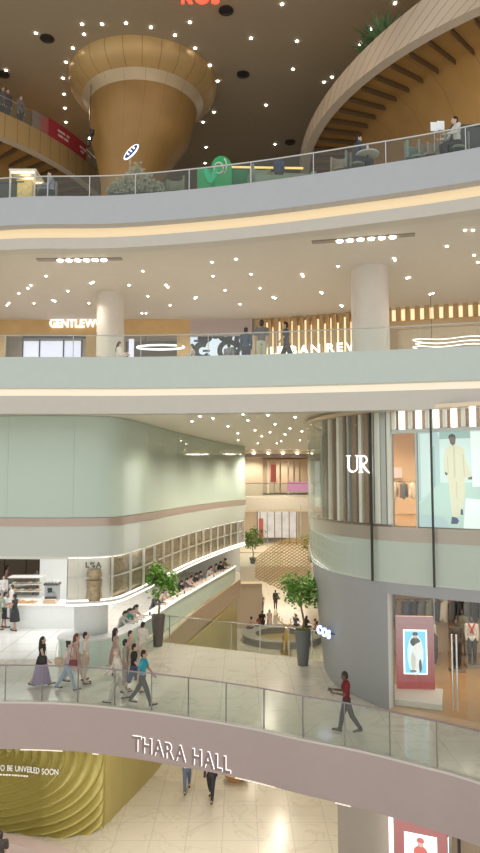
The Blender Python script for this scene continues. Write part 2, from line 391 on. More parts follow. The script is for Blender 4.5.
# ring slabs
def ring(C, top, f0, c0, l0, zceil, n, cm, lipm):
    struct(M().ribbon(C, f0, top, .45).build('trim_%d' % n, white_slab if n == 5 else pale_slab))
    struct(M().ribbon(offset(C, -.38), c0 - .02, f0 + .02, .2).build('trim_%d' % (n + 1), cm))
    struct(M().ribbon(offset(C, -.06), l0, c0, .5).build('trim_%d' % (n + 2), lipm))
pale_slab = mat('pale_slab', (.54, .62, .60), .3)
lip_m = mat('lip_paint', (.60, .58, .53), .5)
ring(C_L3, L3, 9.95, 9.7, 9.12, 9.4, 8, cove_w, lip_m)
ring(C_L4, L4, 15.35, 14.92, 14.55, 14.9, 5, cove, lip_m)
def slab(C, z0, z1, m, nm='floor', front=.4, back=BACK):
    return struct(M().prism([(-46, 24)] + [tuple(p) for p in offset(C, -front)] + [(46, 12), (46, back), (-46, back)], z0, z1).build(nm, m))
ceil_mid = mat('ceiling_cream', (.84, .80, .70), .7)
slab(C_L3, 9.4, L3 - .05, ceil_mid); slab(C_L4, 14.9, L4 - .05, ceil_white)
struct(M().box((0, 48, 26.15), (92, 64, .3)).build('ceiling', ceil_dark))
struct(M().box((-46.1, 48, 10.5), (.2, 64, 31)).build('wall_left', beige))
struct(M().box((46.1, 48, 10.5), (.2, 64, 31)).build('wall_right', beige))
struct(M().box((0, BACK + 30, 10.5), (92, .2, 31)).build('wall_back', beige))

# ================================================================ LEFT VOLUME SKIN
lv = thing('curved_glass_wall', 'large pale green glass wall of the closed shop curving away on the left', 'glass wall')
n = 14
for i in range(n):
    a = Lt * i / n; b = Lt * (i + 1) / n
    M().ribbon(sub(offset(C_left, .02), a + .003, b - .003), 5.62, 9.38, .03).build('glass_panel', G_wall, lv)
bd = M().ribbon(offset(C_left, .05), 5.3, 5.6, .12).build('floor_band', brown_band, lv); bd['label'] = 'brown metal floor band'
M().ribbon(offset(C_left, .03), 4.2, 5.3, .04).build('glass_skirt', G_haze, lv)
# left storefront header below, and frieze of vitrines
s66 = s_at_px(C_left, 67, 555)
struct(M().ribbon(sub(C_left, 0, s66), 4.1, 4.32, .25).build('trim_11', mat('header_pale', (.72, .74, .68), .5)))
fz = thing('display_frieze', 'long lit glass vitrine band wrapping the cafe corner with bronze relief panels', 'display case')
Cf = sub(offset(C_left, .02), s66, Lt)
Lf = arclen(Cf)[-1]
Cbk = offset(Cf, -.35); sbk = s_at_px(Cbk, 113, 580); M().ribbon(sub(Cbk, 0, sbk), 2.55, 4.2, .06).build('back_panel', mat('vitrine_back', (.86, .82, .74), .5), fz)
M().ribbon(sub(Cbk, sbk, arclen(Cbk)[-1]), 2.55, 4.2, .06).build('back_panel', mat('vitrine_bronze', (.50, .40, .28), .5), fz)
sh = M().ribbon(offset(Cf, .04), 2.48, 2.56, .45).build('shelf', white, fz)
M().ribbon(offset(Cf, -.03), 2.565, 2.61, .04).build('lamp_strip', led_mid, fz); M().ribbon(offset(Cf, -.08), 4.12, 4.145, .03).build('lamp_strip', led_mid, fz); M().ribbon(offset(Cf, .03), 2.40, 2.48, .05).build('edge_light', led_soft, fz)
M().ribbon(offset(Cf, .0), 4.15, 4.21, .4).build('shelf', white, fz)
M().ribbon(offset(Cf, -.02), 3.385, 3.42, .1).build('shelf', mat('pale_shelf', (.75, .74, .70), .4), fz)
M().ribbon(Cf, 2.56, 4.15, .012).build('glass_panel', G_vitrine, fz)
nb = 15
sc1, sc2 = s_at_px(Cf, 78, 580), s_at_px(Cf, 113, 580); DV = [.03, sc1] + [sc2 + (Lf - sc2) * i / nb for i in range(nb + 1)]
for s in DV:
    p, t = at_s(Cf, min(s, Lf - .02)); nrm = Vector((t.y, -t.x))
    q = p - nrm * .05
    M().box((q.x, q.y, 3.36), (.035, .1, 1.6), math.atan2(t.y, t.x)).build('divider', mat('pale_frame', (.78, .76, .72), .4), fz)
def relief(Cc, s0, s1, z0, z1):
    m = M(); nx = max(3, int((s1 - s0) / .12)); nz = 7; g = []
    for i in range(nx + 1):
        p, t = at_s(Cc, s0 + (s1 - s0) * i / nx); nn = Vector((t.y, -t.x)); col = []
        for k in range(nz + 1):
            d = random.uniform(.0, .09) if 0 < i < nx and 0 < k < nz else 0
            q = p + nn * d; col.append(m.bm.verts.new((q.x, q.y, z0 + (z1 - z0) * k / nz)))
        g.append(col)
    for i in range(nx):
        for k in range(nz): m.face([g[i][k], g[i + 1][k], g[i + 1][k + 1], g[i][k + 1]], 0)
    fr = m.bm.faces[:]; r = bmesh.ops.extrude_face_region(m.bm, geom=fr)
    p, t = at_s(Cc, (s0 + s1) / 2)
    bmesh.ops.translate(m.bm, verts=[v for v in r['geom'] if isinstance(v, bmesh.types.BMVert)], vec=(-t.y * .1, t.x * .1, 0))
    return m
Cr = offset(Cf, -.2); kr = arclen(Cr)[-1] / Lf
for i in range(2, len(DV) - 1):
    a = DV[i] * kr + .07; b = DV[i + 1] * kr - .07
    for z0, z1 in ((2.66, 3.33), (3.47, 4.1)):
        relief(Cr, a, b, z0, z1).build('relief_panel', bronze, fz)
p, t = at_s(Cf, (sc1 + sc2) / 2 - .05); nn = Vector((t.y, -t.x, 0)); q = p - Vector((nn.x, nn.y)) * .2
pf = thing('bronze_display', 'stacked brown patterned display pedestal inside the corner vitrine', 'display', (q.x, q.y, 2.56))
M().lathe([(.28, 0), (.3, .1), (.27, .4), (.31, .75)], 10).build('pedestal', bronze, pf)
M().lathe([(.26, .77), (.3, .95), (.24, 1.15)], 10).build('pedestal_top', bronze, pf)
lettering(pf, 'L%A', lambda s: (Vector((-.32 + s, -.02, 1.2)), Vector((1, 0, 0)), Vector((0, -1, 0))), .2, .02, dark, .1, .01)
# column below the corner
co = D(91, 625, 27.2)
struct(M().lathe([(.66, 0), (.66, 4.2)], 40, (co.x, co.y)).build('column', mat('column_white', (.78, .80, .78), .4)))
# cafe ceiling slab
struct(M().prism([(-46, 27)] + [tuple(p) for p in offset(C_left, -.45)] + [(.3, 52), (-46, 52)], 4.22, 4.5).build('ceiling', white))
struct(M().box((-23, 51.9, 2.1), (46, .2, 4.2)).build('wall_back', mat('cafe_wall', (.8, .82, .8), .5)))
struct(M().ribbon([Vector((-11.2, 38)), Vector((-7.9, 38)), Vector((-6.0, 45)), Vector((-4, 51.8))], 0, 4.2, .15).build('wall_back', mat('cafe_wall_white', (.84, .86, .85), .4)))

# ================================================================ GOLD TOP STRUCTURES
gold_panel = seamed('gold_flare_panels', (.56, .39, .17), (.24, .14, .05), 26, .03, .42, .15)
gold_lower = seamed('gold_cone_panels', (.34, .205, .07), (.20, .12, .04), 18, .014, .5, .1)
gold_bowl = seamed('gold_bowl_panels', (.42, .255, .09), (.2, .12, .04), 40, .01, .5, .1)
pale_gold = seamed('pale_gold_band', (.62, .51, .35), (.3, .2, .1), 18, .012, .4, .3)
cx, cy = -4.62, 30.75
ft = thing('flared_column', 'big golden trumpet shaped column flaring into the dark ceiling', 'column', (cx, cy, L4 - .05))
z = lambda v: v - (L4 - .05)
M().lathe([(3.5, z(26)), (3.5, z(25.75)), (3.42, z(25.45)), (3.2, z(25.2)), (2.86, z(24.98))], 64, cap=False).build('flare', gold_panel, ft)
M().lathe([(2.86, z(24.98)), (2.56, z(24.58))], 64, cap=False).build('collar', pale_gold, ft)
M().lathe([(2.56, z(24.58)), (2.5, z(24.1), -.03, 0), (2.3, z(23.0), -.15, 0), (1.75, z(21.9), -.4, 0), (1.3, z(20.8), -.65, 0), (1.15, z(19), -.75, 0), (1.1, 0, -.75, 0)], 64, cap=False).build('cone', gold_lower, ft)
def mushroom(name, label, c, R, ztop, zbot, bowl, fas, lean=(0, 0, 0)):
    t = thing(name, label, 'gallery', (c[0], c[1], L4 - .05))
    dR, dx, dy = lean
    M().lathe([(R - .35 + dR, z(ztop), dx, dy), (R + dR, z(ztop), dx, dy), (R, z(zbot)), (R - .35, z(zbot))], 120, cap=False).build('fascia', fas, t)
    M().lathe([(R - .01, z(zbot)), (R - .35, z(zbot) - .05), (R - .4, z(zbot) + .15)], 120, cap=False).build('edge_trim', mat('edge_trim', (.62, .56, .48), .5), t)
    M().lathe([(0.01, z(ztop) - .1), (R - .3, z(ztop) - .1), (R - .3, z(zbot) + .14), (0.01, z(zbot) + .14)], 96, cap=False).build('floor_slab', wood, t)
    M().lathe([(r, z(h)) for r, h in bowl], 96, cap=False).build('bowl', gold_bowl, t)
    for k in range(96):
        a = 2 * math.pi * k / 96; rr = R - 1.25
        M().box((rr * math.cos(a), rr * math.sin(a), z(zbot) - .04), (1.7, .045, .2), a).build('soffit_fin', mat('dark_bronze', (.12, .075, .035), .5), t)
    return t
fas_r = seamed('fascia_panels_pale', (.62, .52, .41), (.2, .14, .09), 150, .06, .4, .1, 0, .06)
fas_l = seamed('fascia_panels_gold', (.42, .30, .14), (.16, .1, .05), 130, .04, .4, .2, 0, .06)
RC, RR = (16.0, 30.3), 13.02
mushroom('round_gallery', 'huge round upper gallery at right with pale panelled rim and gold underside', RC, RR, 23.1, 22.1,
         [(RR - .4, 22.2), (RR - 2.0, 22.15), (RR - 2.8, 21.7), (RR - 3.6, 20.7), (RR - 4.3, 19.0), (RR - 4.8, 16.3)], fas_r, (5.4, 5.4, 1.3))
LC, LR = (-20, 37), 12.8
mushroom('round_gallery', 'round upper gallery at left with gold panelled rim and red banner on its rail', LC, LR, 23.2, 22.1,
         [(LR - .4, 22.2), (LR - 2.0, 22.1), (LR - 2.8, 21.4), (LR - 3.5, 20.2), (LR - 4.1, 18.4), (LR - 4.5, 16.3)], fas_l)

# ================================================================ BALUSTRADES
def balustrade(name, label, C, z0, z1, joints, glassm, rail=.03, railm=None, inset=.1, post=.012, postm=None):
    t = thing(name, label, 'glass railing')
    Cc = offset(C, -inset); tot = arclen(Cc)[-1]; S = [0] + joints + [tot]
    for a, b in zip(S, S[1:]):
        if b - a < .05: continue
        M().ribbon(sub(Cc, a + .008, b - .008), z0, z1, .02).build('glass_panel', glassm, t)
    M().tube([(p.x, p.y, z1 + rail * .6) for p in offset(Cc, -.01)], rail, 8).build('handrail', railm or chrome, t)
    for s in joints:
        p, tt = at_s(Cc, s)
        M().box((p.x, p.y, (z0 + z1) / 2), (post * 2, .05, z1 - z0), math.atan2(tt.y, tt.x)).build('post', postm or railm or chrome, t)
    return t
js = [s_at_px(C_bridge, x, 700) for x in (-32, 4, 41, 77, 114, 151, 188, 226, 264, 303, 345, 390, 437, 490)]
balustrade('glass_balustrade', 'curved glass balustrade along the front of the marble walkway', C_bridge, .04, 1.12, js, G_rail, .022, mat('rail_metal', (.36, .30, .33), .35, .5), .1, .008, mat('joint_dark', (.26, .25, .24), .4))
js = [1 + i * 2.2 for i in range(11)]
balustrade('glass_balustrade', 'glass balustrade on the pale slab in front of the shop signs', C_L3, L3 - .02, L3 + .72, [s for s in js if s < arclen(C_L3)[-1]], G_rail, .02, mat('rail_grey', (.55, .58, .55), .4, .3), .12, .008)
js = [s_at_px(C_L4, x, 180) for x in (46, 88, 134, 188, 250, 313, 386, 467)]
balustrade('glass_balustrade', 'glass balustrade of the top dining terrace under the gold ceiling forms', C_L4, L4 - .02, L4 + .72, js, glass('rail_glass_dim', (.90, .93, .92), .975, .02, (1, 1, 1), .3), .025, mat('rail_bright', (.7, .72, .75), .3, .6), .12, .012)
R2 = smooth([(-3.5, 28.9)] + [(p.x, p.y) for p in rail2[::-1]], 4)
js = [s_at_px(R2, x, 640) for x in (171, 233, 262, 291, 314)]
balustrade('glass_balustrade', 'glass balustrade at the rear of the walkway behind the potted trees', R2, .0, 1.1, js, G_rail, .02, chrome, .05, .012)

# ================================================================ UR BUILDING
sw = s_at_px(C_ur, 388, 650, True)
Cu = sub(C_ur, 0, sw); swb = s_at_px(C_urb, 388, 650, True)
def resamp(C, n): L = arclen(C)[-1]; return [at_s(C, L * i / n)[0] for i in range(n + 1)]
top, bot = resamp(Cu, 60), resamp(sub(C_urb, 0, swb), 60)
struct(M().ribbon(top, 0, 3.85, .3, 0, bot).build('wall_right', gray_wall))
struct(M().ribbon(sub(C_ur, sw, arclen(C_ur)[-1]), 3.5, 3.85, .3).build('trim_12', gray_wall))
struct(M().ribbon([Vector((5, 28)), Vector((2.74, 19.6)), Vector((4.36, 19.35))], L0, -1.2, .1, 0, None, False).build('wall_right', mat('taupe_wall', (.42, .36, .30), .45)))
Lu = arclen(C_ur)[-1]
struct(M().ribbon(sub(C_ur, sw, Lu), -1.55, -1.2, .3).build('trim_13', mauve))
struct(M().prism([tuple(p) for p in offset(C_ur, -.3)] + [(46, 12), (46, 38)], 3.55, 5.58).build('floor', wood_floor))
ur = thing('curved_glass_storefront', 'curved upper storefront of tall glass with brown floor band at right', 'storefront')
b_ = M().ribbon(offset(C_ur, .04), 5.12, 5.55, .2).build('floor_band', brown_band, ur); b_['label'] = 'brown metal floor band'
M().ribbon(offset(C_ur, .03), 3.85, 5.12, .04).build('glass_skirt', G_haze, ur)
Cgl = offset(C_ur, .16); js = [s_at_px(Cgl, x, 480, True) for x in (314, 371, 432, 500)]
S = [0.0] + [s for s in js] + [arclen(Cgl)[-1]]
for a, b in zip(S, S[1:]):
    if b - a > .05: M().ribbon(sub(Cgl, a + .01, b - .01), 3.9, 9.2, .02).build('glass_panel', G_clear, ur)
for s in js[1:3]:
    p, t = at_s(Cgl, s)
    M().box((p.x, p.y, 6.55), (.05, .07, 5.4), math.atan2(t.y, t.x)).build('mullion', black, ur)
# header trim under ceiling
M().ribbon(offset(C_ur, .2), 9.14, 9.26, .26).build('head_trim', mat('champagne_metal', (.62, .50, .36), .3, .7), ur)
# fins
finw = mat('fin_white', (.88, .84, .78), .35); finb = mat('fin_brown', (.30, .18, .10), .35, .1); fing = mat('fin_grey', (.46, .46, .44), .3, .3)
fx = [(324, 3, 2), (328, 3, 1), (331, 3, 0), (335, 3, 1), (340, 5, 0), (346, 3, 1), (350, 3, 2), (356, 6, 1), (362, 4, 0), (368, 6, 1), (374, 3, 2), (379, 6, 0), (385, 5, 2), (390, 3, 0)]
fin = thing('slatted_screen', 'screen of tall white, bronze and grey vertical fins behind the curved glass', 'screen')
Cfn = offset(C_ur, -.25)
M().ribbon(sub(Cfn, s_at_px(Cfn, 323, 480, True), s_at_px(Cfn, 392, 480, True)), 5.6, 9.2, .05).build('back_panel', mat('fin_back', (.52, .36, .20), .4, .1), fin)
Cfo = offset(C_ur, -.1)
for x, wpx, k in fx:
    p, t = at_s(Cfo, s_at_px(Cfo, x, 480, True)); wd = wpx / 670 * 23 * 1.0
    M().box((p.x, p.y, 7.4), (wd, .16, 3.55), math.atan2(t.y, t.x)).build('fin', (finw, finb, fing)[k], fin)
# UR sign
us = thing('shop_sign', 'white serif letters UR fixed to the slatted curved shopfront', 'sign')
p0 = D(357.5, 464, 21.75); Csg = offset(C_ur, .24); sg = s_at_px(Csg, 357.5, 464, True); pc, tg = at_s(Csg, sg); t3 = Vector((tg.x, tg.y, 0)).lerp(Vector((1, 0, 0)), .45).normalized(); n3 = Vector((t3.y, -t3.x, 0))
cz = D(357.5, 464, pc.y).z
def flat_poly(m, pts, o, t, n, d=.04, mi=0):
    a = [m.bm.verts.new(o + t * x + Vector((0, 0, zz)) + n * d) for x, zz in pts]; b = [m.bm.verts.new(o + t * x + Vector((0, 0, zz))) for x, zz in pts]
    m.face(a, mi); m.face(b[::-1], mi)
    for i in range(len(pts)): m.face([a[i], a[(i + 1) % len(pts)], b[(i + 1) % len(pts)], b[i]], mi)
o0 = Vector((pc.x, pc.y, cz - .27))
def stroke(m, pts, w, o, t, n, mi=0, d=.04):
    P = [Vector((a, b)) for a, b in pts]; L_, R_ = [], []
    for i, p in enumerate(P):
        tt = (P[min(i + 1, len(P) - 1)] - P[max(i - 1, 0)]).normalized(); nn_ = Vector((-tt.y, tt.x)); ww = w[i] if isinstance(w, list) else w
        L_.append(p + nn_ * ww / 2); R_.append(p - nn_ * ww / 2)
    for i in range(len(P) - 1): flat_poly(m, [tuple(L_[i]), tuple(R_[i]), tuple(R_[i + 1]), tuple(L_[i + 1])], o, t, n, d, mi)
arc = lambda cx_, cz_, r, a0, a1, k=10, ry=None: [(cx_ + r * math.cos(math.radians(a0 + (a1 - a0) * i / k)), cz_ + (ry or r) * math.sin(math.radians(a0 + (a1 - a0) * i / k))) for i in range(k + 1)]
m = M(); stroke(m, [(-.30, .54), (-.30, .2)] + arc(-.15, .17, .15, 180, 270, 6), .065, o0, t3, n3); stroke(m, arc(-.15, .17, .15, 270, 360, 6) + [(.0, .54)], .035, o0, t3, n3)
stroke(m, [(-.38, .54), (-.22, .54)], .03, o0, t3, n3); stroke(m, [(-.07, .54), (.05, .54)], .03, o0, t3, n3); m.build('letter', sign_white, us)
m = M(); stroke(m, [(.12, .0), (.12, .54)], .065, o0, t3, n3); stroke(m, [(.12, .53)] + arc(.2, .40, .13, 90, -90, 8) + [(.12, .27)], .045, o0, t3, n3)
stroke(m, [(.16, .27), (.30, .08), (.44, -.05)], [.07, .07, .03], o0, t3, n3); stroke(m, [(.04, .0), (.2, .0)], .03, o0, t3, n3); m.build('letter', sign_white, us)
# lit slat frieze above window
fr = thing('lit_slat_frieze', 'row of brown slats and lit white panels above the upper store window', 'light panel')
Cz = offset(C_ur, -.12); a, b = s_at_px(Cz, 392, 480, True), s_at_px(Cz, 520, 480, True)
M().ribbon(subpx(offset(C_ur, -.25), 392, 520), 8.55, 9.2, .08).build('back_panel', finb, fr)
k = 0; s = a + .1
while s < b - .1:
    p, t = at_s(Cz, s); M().box((p.x, p.y, 8.88), (.17 if k % 2 else .11, .1, .62), math.atan2(t.y, t.x)).build('lamp_panel' if k % 2 else 'fin', led_soft if k % 2 else finw, fr)
    s += .27; k += 1
M().ribbon(subpx(offset(C_ur, -.1), 392, 520), 8.45, 8.56, .2).build('bottom_rail', fing, fr)
# inner walls of the upper shop
struct(M().box((25, 27.6, 7.5), (42, .15, 3.8)).build('wall_right', mat('shop_wall_warm', (.74, .54, .34), .5)))
struct(M().ribbon([Vector((4.9, 27.5)), Vector((4.75, 21.5))], 5.58, 9.4, .08).build('wall_right', mat('shop_wall_warm2', (.70, .52, .34), .5)))
# LED advert screen
Cs = offset(C_ur, -.2); pa, _ = at_s(Cs, s_at_px(Cs, 418.5, 480, True)); pb, _ = at_s(Cs, s_at_px(Cs, 484, 480, True))
td = Vector((pb.x - pa.x, pb.y - pa.y, 0)); W_ = td.length; td.normalize(); nd = Vector((td.y, -td.x, 0))
scr = thing('led_screen', 'large bright advert screen of a person in cream jacket and trousers', 'screen')
zt, zb = D(418.5, 432, pa.y).z, 5.58
H_ = zt - zb; so = Vector((pa.x, pa.y, zb))
EM = lambda nm, c, e=1.0: mat(nm, tuple(v * .1 for v in c), .6, 0, e, c)
m = M(); flat_poly(m, [(0, 0), (W_ + .6, 0), (W_ + .6, H_), (0, H_)], so - nd * .12, td, nd, .1); m.build('casing', black, scr)
m = M(); pics = [EM('scr_wall', (.66, .80, .75)), EM('scr_floor', (.50, .68, .60)), EM('scr_side', (.50, .66, .66), .9), EM('scr_light', (.86, .95, .90)), EM('scr_cream', (.74, .70, .50)), EM('scr_cream2', (.60, .56, .38)), EM('scr_skin', (.16, .10, .09)), EM('scr_hair', (.03, .03, .04)), EM('scr_shoe', (.05, .07, .16)), EM('scr_line', (.32, .48, .44))]
Wp = W_ + .6; u = lambda px: (px - 418.5) / (484 - 418.5) * W_; v = lambda py: (527 - py) / (527 - 432) * H_
def pp(pts, mi, d=.002): flat_poly(m, [(u(x), v(y)) for x, y in pts], so, td, nd, d, mi)
pp([(418.5, 527), (494, 527), (494, 432), (418.5, 432)], 0)
pp([(418.5, 527), (494, 527), (494, 483), (441, 483), (418.5, 505)], 1, .004)
pp([(418.5, 432), (439, 432), (441, 440), (441, 483), (418.5, 503)], 2, .004); pp([(421, 434), (434, 434), (434, 489), (421, 500)], 0, .006)
pp([(441, 432), (472, 432), (472, 440), (441, 440)], 9, .005); pp([(472, 434), (494, 434), (494, 487), (473, 487)], 3, .006)
pp([(434, 447), (436, 447), (436, 487), (434, 489)], 9, .008); pp([(420, 527), (450, 527), (445, 517), (420, 514)], 2, .006); pp([(463, 527), (494, 527), (494, 500), (466, 498)], 3, .006)
# jacket, trousers, head, hands
pp([(448, 449), (452, 446), (459, 446), (465, 450), (467, 462), (472, 475), (469, 479), (465, 478), (464, 480), (448, 479), (449, 474), (445, 471), (445, 461)], 4, .012)
pp([(455, 447), (456.5, 447), (456.5, 478), (455, 478)], 5, .014); pp([(464, 455), (465, 455), (466, 477), (465, 477)], 5, .014); pp([(448.6, 458), (449.4, 458), (450, 474), (449, 474)], 5, .014)
pp([(449, 479), (465, 479), (466, 489), (462, 515), (458.5, 515), (457.5, 494), (458, 516), (452, 516), (451, 500)], 4, .011)
pp([(457, 482), (458, 482), (457.8, 500), (457, 497)], 5, .013)
pp([(451, 439), (453, 436.5), (456, 437), (457.5, 440), (457, 445), (454.5, 447), (452, 444.5)], 6, .014); pp([(450.2, 440), (451, 436.5), (454, 435), (457, 436.5), (457.8, 440), (456, 438.2), (452, 438.5)], 7, .016)
pp([(469, 478), (473, 477), (472.5, 480), (469, 480)], 6, .014); pp([(446, 472), (449, 474), (448, 476), (446, 475)], 6, .014)
pp([(452, 516), (457, 517), (459, 520), (457, 523), (451, 523)], 8, .014); pp([(461, 508), (463, 509), (463, 514), (460.5, 514)], 8, .014)
m.build('picture', pics, scr)
area(so.x + td.x * 1 + nd.x * .3, so.y + td.y * 1 + nd.y * .3, 7, 1.5, 2, 14, (.85, 1, .95), (math.radians(90), 0, math.atan2(td.y, td.x)))
# window frame left of the screen
for x in (392.5, 417):
    p, t = at_s(Cs, s_at_px(Cs, x, 480, True)); struct(M().box((p.x, p.y, 7.0), (.06, .1, 2.9), math.atan2(t.y, t.x)).build('trim_14', fing))

# ================================================================ L3 SHOPFRONTS
z3, zc3 = L3 - .05, 14.9
def seg(a, b, za, zb_, off, t, m, name, parent=None, py=330):
    C = offset(C_shop3, off); mm = M().ribbon(sub(C, s_at_px(C, a, py), s_at_px(C, b, py)), za, zb_, t); return mm.build(name, m, parent)
struct(seg(-60, 700, z3, zc3, -1.6, .2, mat('shop_back_beige', (.66, .56, .44), .5), 'wall_back'))
zy = lambda y, Y=32.6: D(240, y, Y).z
g = thing('wooden_shopfront', 'pale wood shopfront under the glowing white shop name at far left', 'shopfront')
seg(-60, 97, 14.15, zc3, .0, .3, wood, 'fascia', g); seg(86, 104, z3, 14.15, 0, .3, wood, 'pillar', g); seg(-60, 5, z3, 14.15, 0, .3, wood, 'pillar', g)
seg(22, 86, 14.0, 14.15, -.05, .2, dark, 'door_track', g)
marb = mat('lit_marble', (.66, .66, .80), .4, 0, .9, (.66, .66, .82), .25, 3)
for a, b in ((24, 39), (40.5, 63), (64.5, 81)): seg(a, b, z3, 13.95, -.5, .06, marb, 'lit_panel', g)
for x in (23, 39.8, 63.8, 82): seg(x - .6, x + .6, z3, 14, -.42, .06, dark, 'mullion', g)
g2 = thing('wooden_shopfront', 'pale wood shopfront with dark window between the left column and patterned screen', 'shopfront')
seg(104, 190, 14.15, zc3, .0, .3, wood, 'fascia', g2); seg(177, 190, z3, 14.15, 0, .3, wood, 'pillar', g2); seg(126, 177, z3, 14.1, -1.4, .1, mat('shop_dark', (.20, .16, .13), .5), 'window_back', g2)
seg(129, 134, z3, 14.0, -.3, .05, marb, 'lit_panel', g2)
rg = D(161, 350, 32.6)
rl = thing('ring_lamp', 'glowing white ring lamp hanging in the dark shop window beside left column', 'lamp', (rg.x, rg.y - .2, rg.z + .1))
M().tube([(1.15 * math.cos(a_ * math.pi / 16), .45 * math.sin(a_ * math.pi / 16), .20 * math.sin(a_ * math.pi / 16)) for a_ in range(33)], .05, 8).build('light_ring', sign_white, rl)
for sx in (-.8, .8): M().tube([(sx, .3, 0), (sx, .3, zc3 - rg.z - .1)], .01, 5).build('cable', black, rl)
for i, x in enumerate((142, 150, 168)):
    p = D(x, 352, 33.2); tag(M().box((p.x, p.y, z3 + .7), (.5, .3, 1.4)).box((p.x, p.y, z3 + 1.75), (.06, .06, .7)).build('display_stand', (dark, brown_band, fing)[i]), ('black display stand in shop window right of the left column', 'brown display stand under the ring lamp', 'grey display stand right of the ring lamp')[i], 'display stand')
sg_ = thing('shop_sign', 'glowing white capital letters GENTLEWO on pale wood fascia beside column', 'sign')
Cg = offset(C_shop3, .02); sg0 = s_at_px(Cg, 50, 323)
def posg(C, s0, zz):
    def f(s):
        p, t = at_s(C, s0 + s); return Vector((p.x, p.y, zz)), Vector((t.x, t.y, 0)), Vector((t.y, -t.x, 0))
    return f
lettering(sg_, 'GENTLEWO', posg(Cg, sg0, zy(327.2)), .42, .06, sign_white, .04, .012, (104 - 50) / 670 * 33.5)
# patterned screen
pc_ = thing('patterned_screen', 'bright white shop screen with big black circular letter shapes', 'screen')
seg(190, 252, 14.05, zc3, 0, .3, mat('mauve_header', (.50, .42, .42), .5), 'header', pc_); seg(250, 255, z3, 14.05, 0, .3, mat('post_tan', (.66, .56, .42), .5), 'post', pc_)
seg(190.5, 250, z3, 14.03, -.12, .1, EM('pattern_white', (.80, .86, .95), 1.0), 'panel', pc_)
Cp = offset(C_shop3, -.1); a = s_at_px(Cp, 191, 340); b = s_at_px(Cp, 249.5, 340); pA = at_s(Cp, a)[0]; pB = at_s(Cp, b)[0]
tp = Vector((pB.x - pA.x, pB.y - pA.y, 0)); Wq = tp.length; tp.normalize(); npn = Vector((tp.y, -tp.x, 0)); oq = Vector((pA.x, pA.y, z3)); Hq = 14.03 - z3
pm = M(); blk = mat('pattern_black', (.03, .035, .05), .5)
def clipx(P): return [(min(max(x, 0), Wq), min(max(y, 0), Hq)) for x, y in P]
def cc(x, zz, r, w, a0, a1):
    P = arc(x, zz, r, a0, a1, 18); stroke(pm, clipx(P), w, oq, tp, npn, 0, .03)
kx = Wq / 59
for x, yy, r, w, a0, a1 in ((14, 335, 6, 5, 180, 360), (14, 337, 5, 4, 0, 180), (12, 351, 7, 6, 60, 330), (35, 333, 7, 5, 190, 350), (38, 351, 9, 5, 20, 330), (42, 352, 3, 3, 0, 350), (53, 341, 7, 5, 100, 260), (55, 334, 6, 3, 180, 300), (53, 354, 6, 4, 90, 270), (25, 334, 4, 2.5, 200, 330)):
    cc(x * kx, (zy(yy) - z3), r * kx, w * kx, a0, a1)
for x, yy, x2 in ((3, 341, 9), (12, 351, 19)):
    stroke(pm, [(x * kx, zy(yy) - z3), (x2 * kx, zy(yy) - z3)], 2 * kx, oq, tp, npn, 0, .03)
pm.build('circle_pattern', blk, pc_)
# slat wall
sl = thing('lit_slat_wall', 'warm lit shopfront wall of golden vertical slats behind the two strollers', 'slat wall')
seg(255, 700, z3, zc3, -.45, .08, mat('slat_back', (.70, .50, .26), .45, .2), 'back_panel', sl)
slm = mat('slat_wood', (.50, .34, .17), .4, .1); warm = mat('warm_tube', (1, .8, .5), .5, 0, 1.0, (1, .78, .48))
Ca = offset(C_shop3, -.18); s = s_at_px(Ca, 257, 330); e = s_at_px(Ca, 356, 330); k = 0; fm = M(); tm = M()
while s < e:
    p, t = at_s(Ca, s); r_ = math.atan2(t.y, t.x); fm.box((p.x, p.y, (z3 + zc3) / 2), (.15 if k % 3 else .22, .12, zc3 - z3 - .05), r_)
    p, t = at_s(offset(C_shop3, -.24), s_at_px(offset(C_shop3, -.24), p.x / p.y * 670 / 1.0 * .99 + 240 + 3.1 + .4 * (k % 3 == 0), 330)); tm.box((p.x, p.y, zc3 - 1.7), (.07, .05, 3.0 if k % 2 else 2.5), r_)
    s += .30 if k % 3 else .35; k += 1
fm.build('slats', slm, sl); tm.build('light_tubes', warm, sl)
us2 = thing('shop_sign', 'white capital letters URBAN REV low on the golden slat shopfront', 'sign')
Cv = offset(C_shop3, .1); s0 = s_at_px(Cv, 270.5, 350)
lettering(us2, 'URBAN REV', posg(Cv, s0, D(300, 355.5, 32).z), .40, .08, sign_white, .22, .015, (352 - 270.5) / 670 * 33.3)
# slat frieze right and beige wall
sf = thing('lit_slat_frieze', 'row of golden lit slats above the beige wall at upper right', 'light panel')
fm = M(); tm = M(); Ca = offset(C_shop3, -.1); s = s_at_px(Ca, 389, 310); k = 0
zf0 = D(430, 320, 30).z
while s < s_at_px(Ca, 560, 310):
    p, t = at_s(Ca, s); r_ = math.atan2(t.y, t.x); fm.box((p.x, p.y, (zf0 + zc3) / 2), (.2, .22, zc3 - zf0), r_)
    p, t = at_s(offset(C_shop3, -.22), s + .24); tm.box((p.x, p.y, (zf0 + zc3) / 2), (.16, .08, zc3 - zf0 - .15), r_)
    s += .42; k += 1
fm.build('slats', slm, sf); tm.build('light_tubes', warm, sf)
struct(seg(397, 700, z3, zf0, -.3, .1, mat('beige_smooth', (.74, .58, .40), .5), 'wall_back', None)); struct(seg(389, 397, z3, zf0, -.1, .3, slm, 'trim_15', None))
struct(seg(389, 700, zf0 - .35, zf0, -.05, .3, mat('frieze_band', (.62, .44, .26), .4), 'trim_16', None))
cl = thing('looped_light', 'long wavy loop of white light tubes behind the right railing', 'lamp'); c0 = D(447, 344, 28.2)
